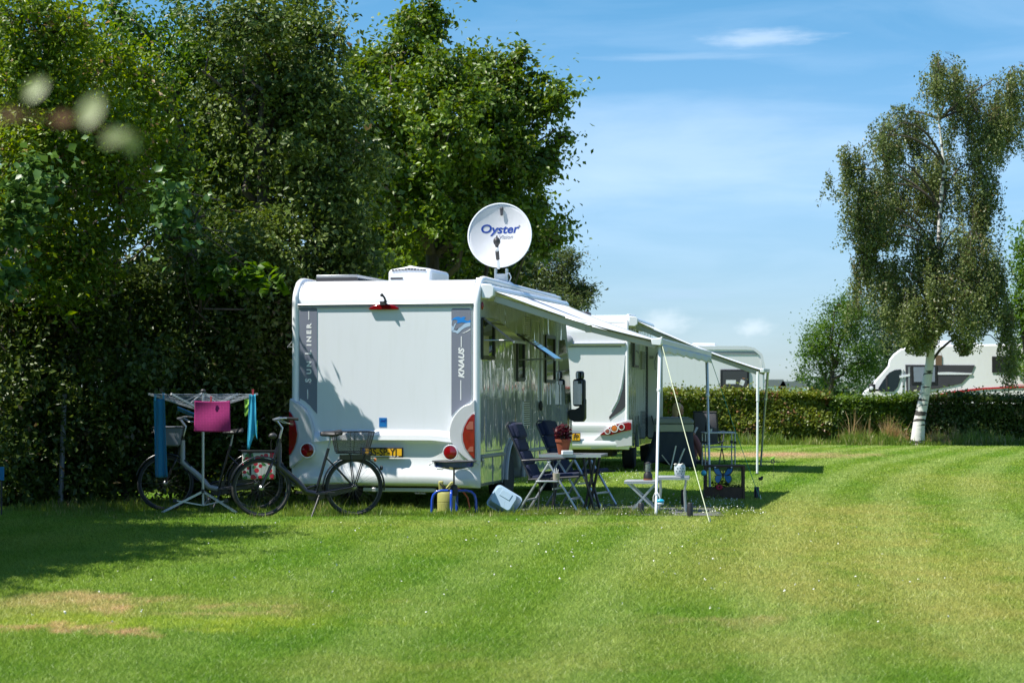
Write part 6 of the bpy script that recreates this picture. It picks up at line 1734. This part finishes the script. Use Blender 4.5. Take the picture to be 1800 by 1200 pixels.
MB().box((q[0], Yk - .22, q[1]), (.20, .12, .26)).box((q[0] + .15, Yk - .1, q[1] - .06), (.2, .1, .06)).build('door_mirror', M['black'], cm, bevel=.03)
MB().ell((q[0] - .02, Yk - .29, q[1] - .0), (.06, .01, .06)).build('mirror_cap', M['white'], cm)
MB().box((kp(1647, 605)[0], Yk + .8, kp(1647, 605)[1] + .04), (.8, .7, .14)).box((kp(1700, 605)[0], Yk + .8, kp(1700, 605)[1] + .03), (.5, .5, .08)).build('roof_hatch', M['white'], cm, bevel=.05)
for px in (1545, 1800): MB().lathe([(.001, -.1), (.32, -.1), (.34, -.07), (.34, .07), (.32, .1), (.001, .1)], (kp(px, 700)[0], Yk + .2, .34), 24, 'y').build('wheel', M['rubber'], cm)

a_ = R(-11); o_ = Vector((kp(1514, 700)[0], Yk, 0)); cm.rotation_euler = (0, 0, a_); cm.location = o_ - Euler((0, 0, a_)).to_matrix() @ o_
c2_ = copy_tree(cv); c2_.location = (16.5, -2.5, 0); c2_['label'] = 'unseen white caravan added on the right for reflections in the motorhome side'  # unseen caravan added so the glossy motorhome side has something white to mirror
for i_, (x_, h_) in enumerate(((19.5, 8.5), (23.5, 9.5), (28, 8))):
    tree('round_tree', 'unseen tree added beyond the hedge for reflections in the motorhome side', 'tree', (x_, 70, 0), (x_, 70, h_ * .8), .2, [((x_, 70, h_ * .6), (2.2, 2.2, h_ * .38)), ((x_ + .8, 69, h_ * .4), (1.6, 1.6, h_ * .25))], M['lf_ash'], M['bark'], 80 + i_, dens=7, size=.2, per=12, sig=.25, shell=.4, group='unseen trees added on the right for reflections', twigs=4)  # unseen trees added as dark background for the side panel reflections
# ---- far wood on the skyline, two pale houses in it
rg_ = np.random.default_rng(401)
def farwood(Y, x0, x1, h0, h1, n, size, seed, label):
    rg = np.random.default_rng(seed)
    m = int((x1 - x0) / 7); cs = []; os_ = []
    for i in range(m):
        cx = x0 + (x1 - x0) * (i + rg.uniform(.1, .9)) / m; hh = rg.uniform(h0, h1); r_ = rg.uniform(3.5, 6.5)
        d = unit(rg.normal(size=(n, 3))); p = d * np.array([r_, r_, hh * .55]) * rg.uniform(.75, 1.08, size=(n, 1)) + np.array([cx, Y + rg.uniform(-6, 6), hh * .5])
        cs.append(p[p[:, 2] > 0]); os_.append(d[p[:, 2] > 0])
    c = np.concatenate(cs); v, k = leaf_arrays(c, np.concatenate(os_), size, rg, width=.8)
    o = leaf_mesh('far_wood', v, k, M['lf_far'], None)
    tag(o, label, 'wood', None, 'stuff')
farwood(560, -80, 190, 2.6, 5.2, 420, 1.1, 8, 'far off line of trees on the skyline')
for (px, w, h, lab) in ((1362, 5, 3.6, 'tiny pale house in front of the far tree line'), (1392, 7, 3.2, 'tiny long white house beside the far tree line')):
    hs = thing('house', lab, 'house', at(px, 548), 0, 'houses far off on the skyline')
    MB().box((0, 0, h * .35), (w, 5, h * .7)).build('wall', M['letter'], hs)
    MB().prism([(-w / 2 - .2, 0), (w / 2 + .2, 0), (w / 2 - .6, h * .5), (-w / 2 + .6, h * .5)], lambda u, v, t: (u, t, h * .7 + v), -2.7, 2.7).build('roof', M['post'], hs)

# ---- twig close to the lens, out of focus
nt_ = thing('leafy_twig', 'blurred pale leaves of a twig close to the viewer, upper left', 'twig')
Yn = 1.5
def np_(px, py, dy=0): return P(px, py, Yn + dy)
root = Vector((-1.0, 1.7, 0))
MB().tube([root, Vector((-.95, 1.68, .8)), Vector((-.75, 1.6, 1.45)), np_(-80, 215), np_(60, 205), np_(150, 212), np_(205, 245)], [.012, .010, .006, .0010, .0005, .0005, .0004], 6).build('stem', M['straw'], nt_)
lf = MB()
def leaf_at(px, py, ln, ang, tilt):
    c = np_(px, py, random.uniform(-.05, .05)); l = ln * Yn / F
    ax = Vector((math.cos(R(ang)), .3, math.sin(R(ang)))).normalized(); sd = Vector((-ax.z, tilt, ax.x)).normalized()
    vs = []; 
    for k in range(7):
        f = k / 6; w = .30 * l * math.sin(PI * min(1, f * 1.02)) ** .7
        m_ = c + ax * (f - .5) * l + Vector((0, 0, -.12 * l * (f - .5) ** 2))
        vs += [m_ - sd * w, m_ + Vector((0, .05 * l, 0)), m_ + sd * w]
    fs = []
    for k in range(6): fs += [(3 * k, 3 * k + 3, 3 * k + 4, 3 * k + 1), (3 * k + 1, 3 * k + 4, 3 * k + 5, 3 * k + 2)]
    return MB().add(vs, fs)
for (a_, m_) in (((62, 155, 52, 50, .4), 'nl1'), ((160, 192, 66, 70, .25), 'nl2'), ((200, 240, 46, 30, .3), 'nl2'), ((228, 248, 46, -70, .3), 'nl2'), ((110, 208, 40, 5, .5), 'nl3'), ((20, 200, 34, -10, .5), 'nl3')):
    if m_ not in M: M[m_] = leaf_mat('near_leaf', *{'nl1': ((.14, .20, .03), (.18, .24, .04)), 'nl2': ((.24, .27, .11), (.30, .33, .15)), 'nl3': ((.20, .10, .05), (.24, .13, .07))}[m_], trans=.3)
    leaf_at(*a_).build('leaf', M[m_], nt_)
SKY = .09; EXPO = 0.76
# ---------------------------------------------------------------- ground and grass
gs = MB().add([(-3000, -50, 0), (3000, -50, 0), (3000, 5000, 0), (-3000, 5000, 0)], [(0, 1, 2, 3)]).build('ground', M['soil'], smooth=False)
tag(gs, 'mown green lawn with dry yellow patches', None, None, 'structure')
rng = np.random.default_rng(2024)
def blades(n, ya, yb, hgt, wid, xr=.262, lean=.5, pad=.6):
    """short blades between two distances; more of them, and finer, near the viewer"""
    u = rng.uniform(size=n)
    y = 1 / (1 / ya + u * (1 / yb - 1 / ya))          # density falls with distance squared
    x = rng.uniform(-1, 1, size=n) * (xr * y + pad)
    h = hgt * rng.uniform(.55, 1.35, size=n); w = wid * (y / ya) ** .7 * rng.uniform(.7, 1.3, size=n)
    th = rng.uniform(0, 2 * PI, size=n); a = rng.uniform(0, 2 * PI, size=n); l = h * lean * rng.uniform(0, 1.4, size=n)
    v = np.empty((n, 3, 3))
    c, s = np.cos(th) * w / 2, np.sin(th) * w / 2
    v[:, 0] = np.stack([x - c, y - s, np.zeros(n)], 1)
    v[:, 1] = np.stack([x + c, y + s, np.zeros(n)], 1)
    v[:, 2] = np.stack([x + np.cos(a) * l, y + np.sin(a) * l, h], 1)
    return v
vs = [blades(600000, 10.0, 24.0, .024, .006, lean=1.3), blades(400000, 24.0, 60.0, .024, .011, lean=1.2)]
v = np.concatenate(vs).reshape(-1, 3)
f = np.arange(len(v)).reshape(-1, 3)
o = np_mesh('grass', v, f, M['blade']); tag(o, 'short mown lawn grass', 'grass', None, 'stuff')

def tall(name, label, regions, m, h0, h1, w=.006, seeds=False):
    vv = []
    for (xa, xb, ya, yb, n) in regions:
        x = rng.uniform(xa, xb, n); y = rng.uniform(ya, yb, n)
        cl = .55 + .45 * np.sin(x * 9.3 + np.sin(y * 5) * 2) * np.sin(y * 7.1 + x * 3.7) + .25 * np.sin(x * 2.1)
        h = rng.uniform(h0, h1, n) * rng.uniform(.4, 1, n) * np.clip(cl, .25, 1.2); th = rng.uniform(0, 2 * PI, n); a = rng.uniform(0, 2 * PI, n); l = h * rng.uniform(.05, .55, n)
        c, s = np.cos(th) * w / 2, np.sin(th) * w / 2
        b0 = np.stack([x - c, y - s, 0 * x], 1); b1 = np.stack([x + c, y + s, 0 * x], 1)
        m0 = np.stack([x + np.cos(a) * l * .3 - c * .7, y + np.sin(a) * l * .3 - s * .7, h * .6], 1); m1 = m0 + np.stack([c * 1.4, s * 1.4, 0 * x], 1)
        tp = np.stack([x + np.cos(a) * l, y + np.sin(a) * l, h], 1)
        q = np.stack([b0, b1, m1, m0, tp], 1); vv.append(q)
        if seeds:
            k = rng.uniform(size=n) < .06
            t0 = tp[k]; r = rng.normal(size=t0.shape) * .008
            d = np.stack([np.cos(a[k]) * .02, np.sin(a[k]) * .02, np.full(k.sum(), .035)], 1)
            sd = np.stack([c[k] * 1.6, s[k] * 1.6, 0 * c[k]], 1)
            vv.append(np.stack([t0 - d - sd, t0 - d + sd, t0 + sd, t0 - sd, t0 + d], 1))
    q = np.concatenate(vv); n = len(q); i = np.arange(n)[:, None] * 5
    faces = np.concatenate([i + np.array([[0, 1, 2]]), i + np.array([[0, 2, 3]]), i + np.array([[3, 2, 4]])])
    o = np_mesh(name, q.reshape(-1, 3), faces, m); return tag(o, label, 'grass', None, 'stuff')
tall('long_grass', 'longer unmown grass round the motorhome, table and poles', [(-5.6, -2.6, 24.2, 27.6, 5000), (-2.7, -.2, 24.55, 26.6, 9000), (-.5, 1.9, 24.75, 25.5, 7000), (-.9, -.1, 24.6, 27.0, 3500), (1.9, 3.0, 24.9, 29.0, 3500), (-.6, 1.6, 33.5, 38.5, 7000)], M['hay'], .05, .14, .006, True)
tall('long_grass', 'a few tall seed stalks standing round the motorhome wheels', [(-2.6, .2, 24.5, 25.4, 500), (.2, 1.9, 24.6, 25.1, 260)], M['hay'], .14, .30, .004, True)
tall('long_grass', 'long grass under the shrubs at the left', [(-8.5, -2.2, 25.6, 28.0, 16000)], M['hay'], .06, .20, .008)
tall('verge_grass', 'green verge grass along the foot of the hedge', [(4.0, 18.0, 57.0, 58.7, 16000), (9.0, 13.5, 56.6, 58.6, 8000)], M['hay'], .12, .55, .024)
tall('verge_grass', 'tawny dry grass standing left of the birch foot', [(10.2, 10.95, 57.7, 58.4, 900), (9.0, 10.0, 57.9, 58.4, 160), (11.3, 12.2, 57.0, 58.0, 260)], M['straw'], .3, 1.15, .018)
# clover heads and daisies
k = 900
rx = np.concatenate([rng.uniform(.2, 3.0, 520), rng.uniform(-2, 2.5, 260), rng.uniform(-3.2, 4, 120)]); ry = np.concatenate([rng.uniform(24.7, 28.5, 520), rng.uniform(33.0, 39, 260), rng.uniform(13, 24, 120)])
c = np.stack([rx, ry, rng.uniform(.02, .05, k)], 1)
parts_ = []
for j in range(3):
    vq, nq = leaf_arrays(c + rng.normal(size=c.shape) * .003, rng.normal(size=c.shape), .014, rng, width=.9, up=.8); parts_.append(vq)
v = np.concatenate(parts_); n = len(v) // 4
o = leaf_mesh('clover_flowers', v, n, M['petal_w'], None); tag(o, 'scattered white clover heads in the lawn', 'flowers', None, 'stuff')
# one brown leaf lying on the lawn at right
# ---------------------------------------------------------------- light, sky, camera
LD = (V1.r * .45 + V1.u * .26 + Vector((0, 0, -.845))).normalized()
sun = bpy.data.lights.new('sun', 'SUN'); sun.energy = 5.0; sun.angle = R(.53); sun.color = (1.0, .955, .88)
so = bpy.data.objects.new('sun', sun); COL.objects.link(so); so.rotation_euler = LD.to_track_quat('-Z', 'Y').to_euler()
W = bpy.data.worlds.new('World'); SC.world = W; W.use_nodes = True
nt = W.node_tree; nt.nodes.clear()
wo = nt.nodes.new('ShaderNodeOutputWorld'); bg = nt.nodes.new('ShaderNodeBackground'); bg.inputs['Strength'].default_value = SKY
sk = nt.nodes.new('ShaderNodeTexSky'); sk.sky_type = 'NISHITA'; sk.sun_disc = False
sk.sun_elevation = math.asin(-LD.z); sk.sun_rotation = math.atan2(-LD.x, -LD.y)
sk.air_density = 1.0; sk.dust_density = 0.0; sk.ozone_density = 6.0; sk.altitude = 0
# thin high cloud drawn over the sky
tc = nt.nodes.new('ShaderNodeTexCoord')
mp = nt.nodes.new('ShaderNodeMapping'); mp.inputs['Scale'].default_value = (5, 1, 26); mp.inputs['Rotation'].default_value = (0, R(-7), 0)
nt.links.new(tc.outputs['Generated'], mp.inputs[0])
n1 = nt.nodes.new('ShaderNodeTexNoise'); n1.inputs['Scale'].default_value = 1.6; n1.inputs['Detail'].default_value = 7; n1.inputs['Roughness'].default_value = .55; n1.inputs['Distortion'].default_value = .4
nt.links.new(mp.outputs[0], n1.inputs['Vector'])
r1 = nt.nodes.new('ShaderNodeMapRange'); r1.inputs['From Min'].default_value = .42; r1.inputs['From Max'].default_value = .80; r1.inputs['To Max'].default_value = .16
nt.links.new(n1.outputs['Fac'], r1.inputs['Value'])
def puff(px, py, sx, sy, k, thr=.45):
    """one soft cloud round a given direction"""
    d = Vector(((px - 900) / F, 1, -(py - 686) / F)).normalized()
    su = nt.nodes.new('ShaderNodeVectorMath'); su.operation = 'SUBTRACT'; nt.links.new(tc.outputs['Generated'], su.inputs[0]); su.inputs[1].default_value = d
    m = nt.nodes.new('ShaderNodeVectorMath'); m.operation = 'MULTIPLY'; nt.links.new(su.outputs[0], m.inputs[0]); m.inputs[1].default_value = (F / sx, 0, F / sy)
    ln = nt.nodes.new('ShaderNodeVectorMath'); ln.operation = 'LENGTH'; nt.links.new(m.outputs[0], ln.inputs[0])
    n = nt.nodes.new('ShaderNodeTexNoise'); n.inputs['Scale'].default_value = 1.3; n.inputs['Detail'].default_value = 5; n.inputs['Roughness'].default_value = .6
    nt.links.new(m.outputs[0], n.inputs['Vector'])
    a = nt.nodes.new('ShaderNodeMath'); a.operation = 'MULTIPLY_ADD'; nt.links.new(n.outputs['Fac'], a.inputs[0]); a.inputs[1].default_value = -1.6; nt.links.new(ln.outputs['Value'], a.inputs[2])
    r = nt.nodes.new('ShaderNodeMapRange'); nt.links.new(a.outputs[0], r.inputs['Value']); r.interpolation_type = 'SMOOTHSTEP'
    r.inputs['From Min'].default_value = .35; r.inputs['From Max'].default_value = -.75; r.inputs['To Max'].default_value = k
    fr = nt.nodes.new('ShaderNodeMath'); fr.operation = 'GREATER_THAN'
    sp = nt.nodes.new('ShaderNodeSeparateXYZ'); nt.links.new(tc.outputs['Generated'], sp.inputs[0]); nt.links.new(sp.outputs[1], fr.inputs[0]); fr.inputs[1].default_value = 0
    mu = nt.nodes.new('ShaderNodeMath'); mu.operation = 'MULTIPLY'; nt.links.new(r.outputs[0], mu.inputs[0]); nt.links.new(fr.outputs[0], mu.inputs[1])
    return mu.outputs[0]
def RAMP(tn):
    s_ = nt.nodes.new('ShaderNodeSeparateXYZ'); nt.links.new(tc.outputs['Generated'], s_.inputs[0])
    m_ = nt.nodes.new('ShaderNodeMapRange'); m_.inputs['From Max'].default_value = .25; nt.links.new(s_.outputs[2], m_.inputs['Value'])
    r_ = nt.nodes.new('ShaderNodeValToRGB'); nt.links.new(m_.outputs[0], r_.inputs[0])
    e = r_.color_ramp.elements; e[0].position = 0; e[0].color = (.50, .60, .79, 1); e[1].position = 1; e[1].color = (.95, 1.0, 1.0, 1)
    for p_, c_ in ((.16, (.66, .74, .90)), (.4, (.88, .92, .98)), (.72, (.74, .91, .92))):
        q_ = e.new(p_); q_.color = (*c_, 1)
    nt.links.new(r_.outputs[0], tn.inputs['B'])
hsv = nt.nodes.new('ShaderNodeHueSaturation'); hsv.inputs['Saturation'].default_value = 1.12; tn = nt.nodes.new('ShaderNodeMix'); tn.data_type = 'RGBA'; tn.blend_type = 'MULTIPLY'; tn.inputs['Factor'].default_value = 1; tn.inputs['B'].default_value = (.86, .93, 1.10, 1); RAMP(tn); nt.links.new(sk.outputs[0], tn.inputs['A']); nt.links.new(tn.outputs['Result'], hsv.inputs['Color'])
cur = hsv.outputs[0]
def over(fac, col):
    global cur
    mx = nt.nodes.new('ShaderNodeMix'); mx.data_type = 'RGBA'; nt.links.new(cur, mx.inputs['A']); mx.inputs['B'].default_value = (*col, 1)
    nt.links.new(fac, mx.inputs['Factor']); cur = mx.outputs['Result']
CW = (9.6, 9.9, 10.3)
over(r1.outputs[0], (7.2, 8.6, 10.2))
over(puff(1340, 66, 115, 18, .26), CW)
over(puff(1190, 100, 180, 8, .10), CW)
over(puff(1165, 566, 55, 26, .24), CW)
over(puff(1325, 575, 36, 18, .22), CW)
over(puff(1190, 518, 110, 12, .4), (3.6, 5.0, 6.6))
over(puff(1150, 270, 520, 110, .14), CW)
nt.links.new(cur, bg.inputs['Color']); nt.links.new(bg.outputs[0], wo.inputs[0])

cd = bpy.data.cameras.new('camera'); co = bpy.data.objects.new('camera', cd); COL.objects.link(co)
co.location = (0, 0, H); co.rotation_euler = (R(90), 0, 0)
cd.sensor_width = 36; cd.lens = 74; cd.shift_y = 86 / 1800; cd.clip_end = 8000; cd.clip_start = .05
cd.dof.use_dof = True; cd.dof.focus_distance = 26.5; cd.dof.aperture_fstop = 5.2
SC.camera = co
SC.view_settings.view_transform = 'Standard'; SC.view_settings.look = 'None'; SC.view_settings.exposure = EXPO; SC.view_settings.gamma = 1
SC.render.resolution_x = 1024; SC.render.resolution_y = 682
SC.cycles.max_bounces = 8; SC.cycles.transparent_max_bounces = 16; SC.cycles.use_denoising = True
